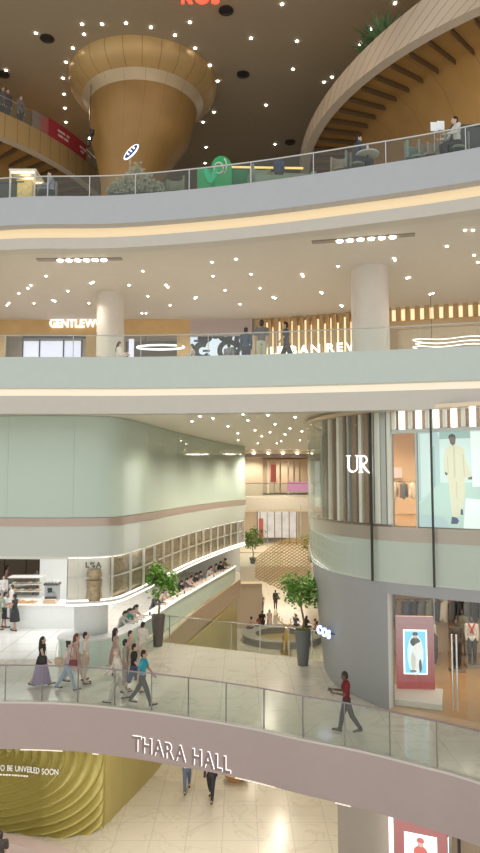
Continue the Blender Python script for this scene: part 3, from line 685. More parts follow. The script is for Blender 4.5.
for kz, rr in ((.18, 1.0), (.02, .93), (-.14, 1.0)):
    P = []
    for i in range(41):
        a = 2 * math.pi * i / 40; x = 1.75 * math.cos(a) * rr; P.append((c0.x + .35 + x, c0.y + .5 * math.sin(a) * rr - .12 * x, c0.z + kz + .05 * math.sin(2.4 * x)))
    M().tube(P, .022, 6).build('light_tube', sign_white if kz else mat('loop_metal', (.3, .22, .2), .3, .7), cl)
for x in (-1, 1.4): M().tube([(c0.x + .35 + x, c0.y, c0.z + .1), (c0.x + .35 + x, c0.y, zc3)], .012, 5).build('cable', black, cl)
# round columns on L3
for x, y, wpx, Y in ((110.5, 290, 27, 28.0), (370.5, 271, 37, 24.6)):
    p = D(x, 330, Y); r = wpx / 2 / 670 * Y / .98
    struct(M().lathe([(r, L3 - .05), (r, 14.9)], 40, (p.x, p.y)).build('column', mat('column_grey', (.64, .60, .56), .5)))

# ================================================================ FAR END OF THE ATRIUM
FY = 55
farw = mat('far_white', (.78, .72, .62), .5)
struct(M().box((1.5, FY + 12.5, 5.1), (18, 25, .9)).build('floor', farw)); struct(M().box((1.5, FY - .1, 5.08), (18, .2, 1.0)).build('trim_17', farw))
struct(M().box((1.5, FY + .1, 4.5), (18, .2, .14)).build('trim_18', cove))
t = thing('glass_balustrade', 'distant glass railing on the white slab at the end of the atrium', 'glass railing')
for k in range(6): M().box((-3 + k * 1.9, FY, 6.15), (1.86, .03, 1.1)).build('glass_panel', G_rail, t)
M().tube([(-4, FY, 6.72), (7.5, FY, 6.72)], .035, 6).build('handrail', chrome, t)
struct(M().box((1.5, FY - .5, 9.0), (14, .6, .35)).build('trim_19', brown_band)); struct(M().box((-1.4, 62, 7.5), (7.0, .2, 3.9)).build('wall_back', beige)); struct(M().box((6.5, 70, 7.5), (13, .2, 3.9)).build('wall_back', beige))
struct(M().box((1.5, FY - 1.4, 9.24), (14, .8, .3)).build('trim_20', mat('warm_bulkhead', (.62, .52, .38), .5)))
for k in range(7):
    tag(M().lathe([(.09, 9.12), (.09, 9.05)], 10, (-1.2 + k * 1.15, FY - 1.9)).build('spotlight', led), 'small round spotlight in the row under the far bulkhead', 'light', 'spotlights of the far bulkhead')
# far L2 shop
shp = thing('shop_display', 'distant shop with pink panel and slim white racks behind far railing', 'shop')
M().box((4.2, 66, 7.4), (6.2, .2, 3.3)).build('back_wall', mat('far_shop_back', (.62, .50, .36), .5), shp)
M().box((5.4, 61, 6.4), (2.2, .2, .9)).build('counter', EM('pink_panel', (.9, .35, .55), .7), shp)
for k in range(6): M().box((2.6 + k * .62, 62 + (k % 3), 7.2), (.14, .14, 3.0)).build('rack', (finw, fing, brown_band)[k % 3], shp)
M().box((3.0, 60.5, 7.6), (.5, .1, 1.6)).build('banner', mat('far_red', (.5, .14, .12), .5), shp)
# far L1 level
struct(M().box((2, FY + 14, -.6), (18, 27.8, 1.2)).build('floor', farw)); struct(M().box((-2.6, FY + .1, -1.3), (8.8, .25, .14)).build('trim_21', cove))
t = thing('glass_balustrade', 'distant glass railing in front of the small far potted tree', 'glass railing')
for k in range(4): M().box((-3.2 + k * 1.9, FY + .1, .55), (1.86, .03, 1.1)).build('glass_panel', G_rail, t)
M().tube([(-4.2, FY + .1, 1.12), (3.5, FY + .1, 1.12)], .035, 6).build('handrail', chrome, t)
struct(M().box((-3.2, FY + .6, -3.1), (10.0, .3, 3.8)).build('wall_back', mat('beige_low', (.70, .58, .44), .5)))
struct(M().box((-1.6, 76, 2.2), (7, .2, 4.4)).build('wall_back', beige)); struct(M().box((8.2, 76, 2.2), (6, .2, 4.4)).build('wall_back', beige)); struct(M().box((3, 82, 2.2), (6, .2, 4.4)).build('wall_back', beige))
shp = thing('shop_display', 'distant lit shop seen above the gold lattice', 'shop')
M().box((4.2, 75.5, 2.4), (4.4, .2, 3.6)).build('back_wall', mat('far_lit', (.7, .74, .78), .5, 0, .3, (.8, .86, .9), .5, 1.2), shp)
for k in range(6): M().box((2.2 + k * .8, 74.2, 1.9), (.1, .1, 3.8)).build('frame', finb, shp)
M().box((2.3, 74, 1.6), (.5, .1, 2.4)).build('banner', mat('far_red', (.5, .14, .12), .5), shp)
# gold lattice
lt = thing('gold_lattice', 'hanging golden diagonal lattice canopy at the far end of the atrium', 'lattice', (0, 0, 0))
o_ = Vector((3.15, 48.5, .9))
def lp(a, b):  # a across, b up in the lattice sheet (curved)
    return Vector((o_.x + a, o_.y + .25 * a * a - .35 * b, o_.z + b - .05 * a * a + .1 * a))
outline = lambda a: (-1.9 + .55 * abs(a) ** 1.1, 1.95 - .35 * max(0, -a) ** 1.5)
m = M()
for dr in (1, -1):
    for k in range(-28, 29):
        P = []
        for i in range(29):
            a = -2.05 + 4.1 * i / 28; b = dr * a * .62 + k * .23; lo, hi = outline(a)
            if lo <= b <= hi: P.append(lp(a, b) + Vector((0, .03 * dr, 0)))
        if len(P) > 2: m.tube(P, .04 if dr > 0 else .026, 4)
m.build('lattice', mat('lattice_gold', (.62, .43, .15), .4), lt)
for a in (-1.2, 1.2): M().tube([lp(a, 1.5), lp(a, 1.5) + Vector((0, 0, 2.8))], .02, 5).build('hanger', chrome, lt)
# ================================================================ LOWER SHOP (promenade level, right)
struct(M().box((25, 27.9, 1.75), (42, .15, 3.5)).build('wall_right', mat('shop_low_wall', (.60, .42, .26), .5)))
struct(M().ribbon([Vector((5.0, 28)), Vector((4.62, 21.4))], 0, 3.5, .08).build('wall_right', mat('shop_low_wall2', (.66, .50, .36), .5)))
struct(M().prism([tuple(p) for p in offset(sub(C_ur, sw, Lu), -.15)] + [(46, 8), (46, 27.9), (5, 27.9)], .005, .03).build('floor', wood_floor))
sf_ = thing('glass_shopfront', 'lower clothes shop glass front with tall chrome door handles', 'shopfront')
Cs1 = offset(C_ur, -.12); s0, s1 = s_at_px(Cs1, 390.5, 650, True), s_at_px(Cs1, 448, 650, True)
M().ribbon(sub(Cs1, s0, s1), .06, 3.5, .02).build('glass_panel', G_clear, sf_)
M().ribbon(sub(Cs1, s1 + .5, arclen(Cs1)[-1]), .06, 3.5, .02).build('glass_panel', G_clear, sf_)
p, t = at_s(Cs1, s0 - .03); M().box((p.x, p.y, 1.75), (.07, .2, 3.5), math.atan2(t.y, t.x)).build('door_jamb', white, sf_)
for dx in (0, .13):
    p, t = at_s(Cs1, s1 + .12 + dx); M().tube([(p.x, p.y, .35), (p.x, p.y, 2.5)], .03, 8).build('door_handle', chrome, sf_)
M().ribbon(subpx(offset(C_ur, .1), 388, 560, 700), .005, .035, .5).build('threshold', mat('threshold_wood', (.62, .46, .30), .4), sf_)
pl = M().prism([A(x_, y_, .2) for x_, y_ in ((391, 699), (442, 705), (443, 689), (392, 684))], .03, .2).build('display_platform', white); tag(pl, 'low white display platform under the red advert panel', 'platform')
def advert(name_label, p, w_, h_, rz, red, pic):
    t = thing('advert_lightbox', name_label, 'advert panel', p, rz)
    M().box((0, .07, h_ / 2), (w_, .12, h_)).build('casing', mat('casing_mauve', (.62, .40, .38), .5), t)
    m = M(); n_ = 10
    for k in range(n_):
        f = k / (n_ - 1); z0 = h_ * k / n_; m.box((0, 0, z0 + h_ / n_ / 2), (w_, .02, h_ / n_), 0, k)
    m.build('gradient_panel', [EM('%s_grad%d' % (pic, k), tuple(a * (1 - (k / 9) ** .8) + b * (k / 9) ** .8 for a, b in zip(red[0], red[1])), red[2]) for k in range(n_)], t)
    m = M(); W2, H2 = w_ * .56, h_ * .58; z0 = h_ * .22
    B = lambda x0, x1, a, b, mi, d=.02: m.box(((x0 + x1) / 2 * W2, -d, z0 + (a + b) / 2 * H2), ((x1 - x0) * W2, .012, (b - a) * H2), 0, mi)
    E = lambda x, zz, rx, rz_, mi, d=.03: m.ell((x * W2, -d, z0 + zz * H2), (rx * W2, .012, rz_ * H2), mi, 12)
    B(-.5, .5, 0, 1, 0); E(0, .45, .42, .5, 1, .022)
    E(.0, .93, .13, .05, 2); E(.0, .86, .1, .06, 3); E(-.0, .74, .24, .11, 2, .034); E(.12, .62, .22, .14, 4, .036); E(-.1, .3, .12, .26, 5); E(.08, .28, .1, .24, 4, .028)
    E(.22, .18, .07, .16, 2, .04); E(-.12, .05, .16, .03, 6, .04); E(.02, .5, .2, .14, 4, .03)
    m.build('picture', [EM(pic + '_sky', (.25, .72, .95) if pic == 'adv' else (.95, .96, 1), 1.1), EM(pic + '_glow', (.75, .93, 1) if pic == 'adv' else (1, .98, 1), 1.15), EM(pic + '_dark', (.12, .12, .13) if pic == 'adv' else (.75, .2, .16)), EM(pic + '_skin', (.75, .55, .48)), EM(pic + '_white', (.95, .95, .92)), EM(pic + '_beige', (.72, .72, .62) if pic == 'adv' else (.45, .55, .72)), EM(pic + '_shoe', (.3, .2, .18))], t)
    m = M(); m.box((0, -.012, z0 + H2 / 2), (W2 * 1.12, .012, H2 * 1.06)); m.build('light_frame', led_soft, t)
    return t
pz = A(416, 689, .2); advert('pink and red advert panel with glowing blue fashion picture in shop window', (pz.x, pz.y, .2), 1.22, 2.32, -.08, ((.50, .07, .07), (.62, .36, .38), .62), 'adv')
# shelf and racks
rk = thing('wall_shelf', 'long wall shelf and rail along the back of the lower clothes shop', 'shelf')
M().box((10.5, 27.6, 2.45), (11, .4, .06)).build('shelf', mat('shelf_wood', (.70, .52, .36), .5), rk); M().tube([(5.3, 27.3, 2.25), (15, 27.3, 2.25)], .02, 6).build('rail', chrome, rk)
M().tube([(5.3, 27.3, 3.3), (15, 27.3, 3.3)], .02, 6).build('rail', chrome, rk)
def garment(c, w_, h_, sleeve=True):
    m = M(); m.ell((0, 0, -.42 * h_), (w_ * .5, .07, h_ * .5)); m.cap((-w_ * .35, 0, -.08), (w_ * .35, 0, -.08), .05, .05)
    if sleeve: m.cap((-w_ * .42, 0, -.1), (-w_ * .6, 0, -.75 * h_), .06, .045); m.cap((w_ * .42, 0, -.1), (w_ * .6, 0, -.75 * h_), .06, .045)
    return m
cols = [('black', (.05, .05, .055)), ('dark grey', (.14, .14, .15)), ('brown', (.25, .18, .14)), ('cream', (.68, .62, .52)), ('olive', (.25, .26, .2)), ('navy', (.08, .09, .15))]
gm = [mat('cloth_' + n_.replace(' ', '_'), c, .8) for n_, c in cols]
x = 5.5; k = 0
while x < 10.6:
    ci = (0, 1, 0, 2, 5, 0, 1, 4, 0, 3, 1)[k % 11]
    o = garment(None, .5, .95).build('hanging_jacket', gm[ci]); o.location = (x, 27.2, 2.2); o.rotation_euler = (0, 0, .55 + .15 * (k % 3))
    tag(o, '%s garment hanging on the lower rail at the back of the clothes shop' % cols[ci][0], 'clothing', '%s garments on the lower back rail' % cols[ci][0]); x += .3; k += 1
x = 6.9; k = 0
while x < 11.5:
    ci = (0, 1, 0, 0, 3, 0, 2, 0, 1)[k % 9]
    o = garment(None, .5, .8).build('hanging_jacket', gm[ci]); o.location = (x, 27.2, 3.3); o.rotation_euler = (0, 0, .55)
    tag(o, '%s garment hanging on the upper rail at the back of the clothes shop' % cols[ci][0], 'clothing', '%s garments on the upper back rail' % cols[ci][0]); x += .33; k += 1
for i, (px, py, ci, lb) in enumerate(((392, 607, 0, 'black garment hanging by the left jamb of the lower clothes shop'), (392, 645, 2, 'dark red brown garment hanging low by the left jamb of the shop'), (435, 650, 0, 'black coat hanging just right of the advert panel'))):
    p = D(px, py, 24.0); o = garment(None, .5, 1.1).build('hanging_coat', gm[ci]); o.location = (p.x, p.y, p.z + .5); o.rotation_euler = (0, 0, 1.1); tag(o, lb, 'clothing')
    M().tube([(0, 0, 0), (0, 0, 3.5 - p.z - .5)], .01, 5).build('hanger', chrome, o)
for k, (x, y) in enumerate(((5.6, 23.2), (6.9, 23.0), (6.2, 25.2), (8.0, 24.6), (7.2, 22.4))):
    tag(M().lathe([(.06, 3.5), (.06, 3.42)], 10, (x, y)).build('spotlight', led), 'small ceiling spotlight inside the lower clothes shop', 'light', 'spotlights of the lower clothes shop')
# upper shop contents
for i, (x, y, c, lb) in enumerate(((5.5, 26.6, (.7, .25, .2), 'pink and red framed poster on back wall of upper shop, left one'), (6.35, 26.9, (.8, .5, .5), 'pale pink framed poster on back wall of upper shop, right one'))):
    t = thing('poster', lb, 'poster', (x, 27.35, 7.3)); M().box((0, 0, 0), (.5, .05, .42)).build('frame', white, t); M().box((0, -.04, 0), (.38, .02, .32)).build('print', mat('poster%d' % i, c, .5, 0, .4, c), t)
for i in range(5):
    c = (3, 2, 3, 1, 3)[i]; o = garment(None, .4, .7).build('hanging_shirt', gm[c]); o.location = (5.15 + i * .36, 25.6, 6.9); o.rotation_euler = (0, 0, .8)
    tag(o, '%s shirt on the rail in the upper shop' % cols[c][0], 'clothing', '%s shirts on the upper shop rail' % cols[c][0])
cr = thing('clothes_rail', 'freestanding clothes rail in the upper shop behind the window', 'clothes rail'); M().tube([(4.95, 25.6, 6.95), (6.9, 25.6, 6.95)], .02, 6).build('rail', chrome, cr)
for x in (4.95, 6.9): M().tube([(x, 25.6, L2), (x, 25.6, 6.97)], .02, 6).build('leg', chrome, cr)
for i in range(6): tag(M().lathe([(.05, 9.4), (.05, 9.34)], 10, (5.3 + .25 * i, 22.8 + .7 * i)).build('spotlight', led), 'small ceiling spotlight inside the upper shop behind the window', 'light', 'spotlights of the upper shop')

# ================================================================ LOWER LEVEL
p = A(420, 853, L0)
struct(M().ribbon([Vector((4.36, 19.35)), Vector((12, 16.0))], L0, -1.2, .1).build('wall_right', mat('low_shop_wall', (.52, .40, .28), .5)))
pz = D(420, 815, 18.75)
advert('red edged advert screen on the lowest floor with bright white picture', (pz.x, pz.y, pz.z - 2.7), 1.36, 2.7, -.4, ((.55, .12, .12), (.66, .28, .26), .7), 'low')
pzz = D(391, 830, 19.2); struct(M().box((pzz.x, pzz.y, -3), (.08, .2, 3.9)).build('trim_22', led_soft))
q = D(450, 850, 18.0); t = thing('door_frame', 'slim dark metal door frame beside the lowest advert screen', 'door frame'); M().box((q.x, q.y, -3), (.08, .1, 3.9)).build('post', chrome, t); M().box((q.x + .2, q.y - .1, -3), (.06, .1, 3.9)).build('post', black, t)
low = thing('screen_stand', 'block under the lowest red edged advert screen', 'plinth'); M().box((pz.x, pz.y + .1, (pz.z - 2.7 + L0) / 2), (1.5, .4, pz.z - 2.7 - L0), -.4).build('block', white, low)
# mural
mu = thing('relief_mural', 'olive gold wavy relief wall panel lettered TO BE UNVEILED SOON', 'mural')
Cm = offset(sub(C_gold, s_at_px(C_gold, -40, 800), s104), .0); Lm = arclen(Cm)[-1]; m = M(); nx, nz = 320, 190; g_ = []
s_c = s_at_px(Cm, 4, 770)
for i in range(nx + 1):
    s = Lm * i / nx; p, t = at_s(Cm, s); n_ = Vector((t.y, -t.x)); col = []
    for k in range(nz + 1):
        zz = L0 + 3.8 * k / nz; d = math.sqrt(((s - s_c) * .72) ** 2 + (zz + 2.35) ** 2) + .10 * math.sin((s - s_c) * 1.3)
        f = (d / .25) % 1.0; fade = min(1, (Lm - s) / .25); dd = .03 + .16 * (1 - abs(2 * f - 1) ** 1.5) * (.6 if f > .5 else 1) * fade
        q = p + n_ * dd; col.append(m.bm.verts.new((q.x, q.y, zz)))
    g_.append(col)
for i in range(nx):
    for k in range(nz): m.face([g_[i][k], g_[i + 1][k], g_[i + 1][k + 1], g_[i][k + 1]], 0, None, True)
me_ = m.build('relief', mat('mural_gold', (.40, .34, .10), .32, .3), mu)
M().ribbon(offset(Cm, .02), L0, -1.2, .15).build('backing', gold_wall, mu)
st_ = thing('wall_lettering', 'white words TO BE UNVEILED SOON on the wavy gold wall', 'lettering')
Ct = offset(Cm, .24); s0 = s_at_px(Ct, -3, 770); zt_ = A(30, 773, L0); yy = at_s(Ct, s_at_px(Ct, 30, 770))[0].y
lettering(st_, 'TO BE UNVEILED SOON', posg(Ct, s0, D(30, 772, yy).z), .19, .02, mat('letter_white', (.9, .9, .88), .5, 0, .2), .16, 0, 62 / 670 * yy * 1.02)
fq = posg(Ct, s0, D(30, 776.0, yy).z)
for k in range(11):
    p_, t_, n_ = fq(.05 + k * .105); M().box(p_ + n_ * .03, (.07 if k % 3 else .09, .012, .05), math.atan2(t_.y, t_.x)).build('small_text_mark', mat('letter_white', (.9, .9, .88), .5, 0, .2), st_)
# kerb in the lower left corner
kb = smooth([A(-60, 831, -4.2), A(0, 842, -4.2), A(45, 853, -4.2), A(110, 880, -4.2)], 6)
struct(M().ribbon(kb, -5, -4.2, .5).build('trim_23', mauve))
bk_ = A(236, 780, L0); tag(M().lathe([(.3, L0), (.42, L0 + .12), (.5, L0 + .3), (.44, L0 + .3), (.3, L0 + .15)], 20, (bk_.x, bk_.y)).build('round_planter', mat('terracotta', (.5, .28, .12), .5)), 'low round brown planter on lowest floor right of the two walkers', 'planter')
# round bench with deer sculpture
bc = A(282, 640, L0); by = bc.y
bench = thing('round_bench', 'round grey upholstered ring bench at the far lower floor around the gold sculpture', 'bench', (bc.x, by, L0))
M().lathe([(2.9, 0), (2.9, .42), (2.1, .42), (2.1, 0)], 40, cap=False).build('base', mat('bench_grey', (.30, .28, .26), .6), bench)
M().lathe([(3.0, .42), (3.05, .55), (2.5, .56), (2.0, .5), (2.05, .42)], 40, cap=False).build('seat', mat('bench_seat', (.42, .40, .36), .7), bench)
M().lathe([(0.01, .02), (2.1, .02)], 40, cap=False).build('planting_bed', mat('bed_gold', (.55, .42, .18), .6), bench)
dp = D(287, 655, by - 3.4); dz = L0
deer = thing('deer_sculpture', 'shiny gold antlered deer sculpture standing before the round bench', 'sculpture', (A(286, 654, L0).x, A(286, 654, L0).y, L0))
m = M()
for sx, sy in ((-.16, -.3), (.16, -.3), (-.16, .35), (.16, .35)): m.cap((sx, sy, .05), (sx * .9, sy, .55), .045, .06); m.cap((sx * .9, sy, .55), (sx * .8, sy * .85, 1.0), .06, .11)
m.ell((0, 0, 1.15), (.27, .55, .27)); m.cap((0, -.4, 1.25), (0, -.6, 1.8), .17, .11); m.ell((0, -.72, 1.9), (.1, .2, .11)); m.cap((0, -.8, 1.87), (0, -.95, 1.82), .07, .05)
m.cap((-.1, -.62, 1.98), (-.2, -.6, 2.04), .03, .02); m.cap((.1, -.62, 1.98), (.2, -.6, 2.04), .03, .02); m.cap((0, .52, 1.2), (0, .62, 1.05), .05, .03)
m.build('body', gold, deer)
for sx in (-1, 1):
    m = M(); m.tube([(sx * .06, -.65, 2.0), (sx * .25, -.62, 2.2), (sx * .5, -.6, 2.35), (sx * .62, -.6, 2.65), (sx * .58, -.6, 2.9)], .035, 6)
    for q0, q1 in (((.3, 2.24), (.3, 2.55)), ((.5, 2.36), (.45, 2.7)), ((.6, 2.55), (.8, 2.75))): m.tube([(sx * q0[0], -.6, q0[1]), (sx * q1[0], -.6, q1[1])], .025, 6)
    m.build('antler', gold, deer)
M().box((0, 0, .04), (.8, 1.3, .08)).build('base_plate', gold, deer)

# ================================================================ CAFE
cafe_white = mat('cafe_counter_white', (.84, .87, .86), .25); cgreen = mat('counter_glass_green', (.66, .82, .75), .18, 0, 0, None, .05)
Cc = smooth([(-6.2, 27.6), (-6.9, 26.6), (-6.75, 25.75), (-5.9, 25.55), (-5.0, 25.85), (-4.4, 27.0), (-3.85, 29.6), (-2.85, 35), (-.75, 44.6), (-.3, 47)], 8)
ct = thing('curved_counter', 'long curved pale green bar counter wrapping the cafe edge beside the void', 'counter')
M().ribbon(Cc, .0, 1.0, .1).build('front_panel', cgreen, ct); M().ribbon(offset(Cc, .05), 1.0, 1.07, .62).build('counter_top', cafe_white, ct)
M().ribbon(offset(Cc, .02), .0, .07, .03).build('kick_strip', chrome, ct)
M().ribbon(sub(offset(Cc, .0), 7.0, arclen(Cc)[-1]), 1.075, 1.1, .03).build('edge_light', led_soft, ct)
isl = thing('island_counter', 'white boxy island counter at left inside the cafe', 'counter')
i0 = A(20, 629, L1); i1 = A(75, 629, L1)
M().box(((i0.x + i1.x) / 2 + .4, i0.y + .8, .52), (i1.x - i0.x + 1.3, 1.6, 1.04)).build('body', cafe_white, isl); M().box(((i0.x + i1.x) / 2 + .4, i0.y + .8, 1.07), (i1.x - i0.x + 1.4, 1.7, .06)).build('top', white, isl)
yi = i0.y + .8
tr = D(26, 611, i0.y + .7); tray = thing('food_tray', 'wooden tray of baked snacks on the island counter', 'tray', (tr.x, tr.y, 1.1)); M().box((0, 0, .02), (.9, .5, .04)).build('board', wood, tray)
m = M(); [m.ell((random.uniform(-.35, .35), random.uniform(-.18, .18), .07), (.08, .06, .04), 0, 8) for _ in range(10)]; m.build('pastry', mat('pastry', (.75, .48, .25), .7), tray)
mc = D(52, 606, i0.y + 1.2); cm_ = thing('coffee_machine', 'grey steel coffee machine on the island counter', 'coffee machine', (mc.x, mc.y, 1.1))
steel = mat('steel_grey', (.38, .41, .42), .35, .5)
M().box((0, 0, .385), (.62, .5, .77)).build('body', steel, cm_); M().box((0, 0, .82), (.72, .55, .1)).build('top', dark, cm_); M().box((0, -.3, .2), (.5, .2, .08)).build('drip_tray', dark, cm_); M().box((-.05, -.27, .55), (.22, .04, .22)).build('screen', black, cm_)
for sx in (-.15, .15): M().tube([(sx, -.3, .5), (sx, -.3, .38)], .04, 8).build('spout', chrome, cm_)
for k in range(4): tag(M().lathe([(.05, 1.97), (.06, 2.1), (.055, 2.1)], 10, (mc.x - .24 + k * .16, mc.y)).build('cup', white), 'upturned white cup on top of the coffee machine', 'cup', 'cups on the coffee machine')
bx_ = D(46, 606, i0.y + .55); tag(M().box((bx_.x + .2, bx_.y, 1.17), (.6, .35, .14)).box((bx_.x + .2, bx_.y, 1.26), (.5, .28, .04)).build('snack_box', mat('kraft', (.62, .48, .34), .7)), 'brown kraft snack box in front of the coffee machine', 'box')
dc = A(33, 612, 0); ds = thing('glass_display_case', 'pale glass food display case behind the island counter', 'display case', (dc.x, 35.2, 0))
M().box((0, 0, .5), (1.7, .8, 1.0)).build('base', cafe_white, ds); M().box((0, 0, 1.5), (1.7, .8, 1.0)).build('glass_box', G_vitrine, ds)
for zz in (1.3, 1.65): M().box((0, 0, zz), (1.6, .7, .03)).build('shelf', white, ds)
M().box((0, 0, 2.02), (1.75, .85, .05)).build('top', white, ds)
for k in range(8): tag(M().ell((dc.x - .6 + (k % 4) * .4, 35.1, 1.37 + .35 * (k // 4)), (.13, .12, .06)).build('cake', mat('cake%d' % (k % 3), ((.8, .6, .3), (.75, .7, .4), (.5, .3, .2))[k % 3], .6)), 'small round cake on a shelf of the glass display case', 'cake', 'cakes in the display case')
for i, (px, py, ln) in enumerate(((12, 603, 2.2), (15, 585, 3.0))):
    q = A(px, py, .9); tb = thing('long_table', ('nearer long white cafe table at far left', 'farther long white cafe table at far left')[i], 'table', (q.x, q.y, 0), .9)
    M().box((0, 0, .88), (ln, .8, .06)).build('tabletop', white, tb)
    for sx in (-1, 1):
        for sy in (-1, 1): M().box((sx * (ln / 2 - .1), sy * .3, .43), (.06, .06, .86)).build('leg', fing, tb)
cwp = thing('panelled_wall', 'row of tall bright white and brown lit panels on the back wall of the cafe', 'wall panels')
for i, (px, wpx) in enumerate(((34, 4), (44, 4), (48, 3), (52, 4), (2, 5), (10, 4), (18, 3), (21.5, 3))):
    q = D(px, 560, 51.6); nm = ('lit_panel')
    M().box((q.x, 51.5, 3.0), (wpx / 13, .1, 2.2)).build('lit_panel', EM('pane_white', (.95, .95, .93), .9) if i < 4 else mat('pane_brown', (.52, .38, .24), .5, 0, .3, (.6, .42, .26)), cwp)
M().box((-16, 51.65, 2.1), (9, .16, 4.1)).build('backing', mat('cafe_back_tone', (.62, .56, .50), .5), cwp)
sb = thing('wall_cabinet', 'dark brown shelving along the back wall of the cafe at far left', 'cabinet', (-17.5, 50.9, 0)); M().box((0, 0, 1.2), (8, .8, 2.4)).build('carcass', mat('cab_brown', (.36, .26, .18), .5), sb)
for k in range(5): M().box((-3.2 + k * 1.6, -.42, 1.2), (.05, .04, 2.3)).build('upright', black, sb)

# ================================================================ PLANTS
leafm = [mat('leaf_green', (.14, .34, .05), .5, 0, 0, None, .4, 20), mat('leaf_light', (.30, .50, .10), .5, 0, 0, None, .3, 20)]
def tree(label, base, pot_h, pot_r, crown_c, crown_r, seed, potm, leafn=900, lsz=.09, pot=True):
    rnd = random.Random(seed); t = thing('potted_tree', label, 'plant', base)
    M().lathe([(pot_r * .62, 0), (pot_r, pot_h), (pot_r * .9, pot_h), (pot_r * .85, pot_h - .08), (.01, pot_h - .08)], 28).build('pot', potm, t)
    M().lathe([(pot_r * .86, pot_h - .06), (pot_r * .5, pot_h + .02), (.01, pot_h + .03)], 20, cap=False).build('soil', mat('moss', (.12, .16, .04), .9, 0, 0, None, .5, 30), t)
    c = Vector(crown_c); m = M(); P = [Vector((0, 0, pot_h - .05)), Vector((.05, 0, pot_h + .3)), Vector((-.03, .02, (pot_h + c.z) / 2)), Vector((c.x * .8, 0, c.z - crown_r * .5))]
    m.tube(P, .05, 8, 0, .03)
    br = []
    for k in range(9):
        a = k * 2.4; e = c + Vector((math.cos(a) * crown_r * .6, math.sin(a) * crown_r * .6, rnd.uniform(-.5, .7) * crown_r)); m.tube([P[-1], (P[-1] + e) / 2 + Vector((0, 0, .05)), e], .02, 5, 0, .008); br.append(e)
    m.build('trunk', mat('bark', (.24, .17, .10), .8), t)
    m = M(); cl_ = [c + Vector((rnd.gauss(0, .45), rnd.gauss(0, .45), rnd.gauss(0, .42))) * crown_r for _ in range(16)] + br
    for k in range(leafn):
        q = rnd.choice(cl_) + Vector((rnd.gauss(0, 1), rnd.gauss(0, 1), rnd.gauss(0, .8))) * crown_r * .2
        a = Vector((rnd.uniform(-1, 1), rnd.uniform(-1, 1), rnd.uniform(-.6, .4))).normalized() * lsz * rnd.uniform(.7, 1.3); b = a.cross(Vector((rnd.uniform(-1, 1), rnd.uniform(-1, 1), 1))).normalized() * lsz * .38
        v_ = [m.bm.verts.new(q), m.bm.verts.new(q + a * .5 + b), m.bm.verts.new(q + a), m.bm.verts.new(q + a * .5 - b)]; m.face(v_, rnd.choice((0, 0, 1)))
    m.build('foliage', leafm, t); return t
b1 = A(158, 646, L1); b2 = A(303, 665, L1)
tree('potted tree in tall dark tapered pot beside the cafe counter', (b1.x, b1.y, 0), 1.3, .30, (.1, 0, 2.75), .68, 1, mat('pot_dark', (.13, .11, .10), .35), 1300, .15)
tree('potted tree in tall grey tapered pot beside the grey wall', (b2.x, b2.y, 0), 1.32, .32, (-.12, 0, 2.75), .72, 2, mat('pot_grey', (.16, .17, .17), .4), 1300, .15)
b3 = A(250, 550, L1 + 0); tree('small distant potted tree at the far end of the atrium', (A(253, 551, L1).x * .84, 57.0, 0), .5, .3, (0, 0, 2.1), .95, 3, black, 800, .2)
p = D(311, 543, 58); tree('second distant potted tree half hidden by the right glass corner', (p.x, 58.5, 0), .5, .3, (0, 0, 1.7), .7, 4, black, 400, .2)

# ================================================================ PEOPLE
def remesh(m, vox):
    me = m.mesh('tmp', []); o = bpy.data.objects.new('tmp', me); COL.objects.link(o)
    r = o.modifiers.new('r', 'REMESH'); r.mode = 'VOXEL'; r.voxel_size = vox; s = o.modifiers.new('s', 'SMOOTH'); s.factor = .6; s.iterations = 3
    bpy.context.view_layer.update(); out = bpy.data.meshes.new_from_object(o.evaluated_get(bpy.context.evaluated_depsgraph_get())); bpy.data.objects.remove(o)
    for p in out.polygons: p.use_smooth = True
    out.materials.clear(); out.materials.append(None); return out
POSES = {  # lean, (thigh, knee) right, left, (shoulder, elbow) right, left, head tilt
    'walk': (.06, (.42, .12), (-.38, .25), (-.35, .25), (.38, .35), .1), 'walk_b': (.05, (-.30, .35), (.34, .05), (.3, .5), (-.3, .2), .05),
    'stand': (0, (.03, .03), (-.03, .03), (.05, .15), (.02, .2), .05), 'hold': (.03, (.10, .06), (-.1, .05), (.25, 1.5), (.3, 1.35), .3),
    'phone': (.03, (.26, .06), (-.34, .26), (.35, 1.35), (.25, 1.5), .45), 'sit': (.35, (1.45, 1.4), (1.4, 1.35), (.75, .9), (.8, .8), .5), 'sit_up': (.08, (1.45, 1.45), (1.4, 1.4), (.5, .9), (.4, 1.0), .1)}
SK = {}
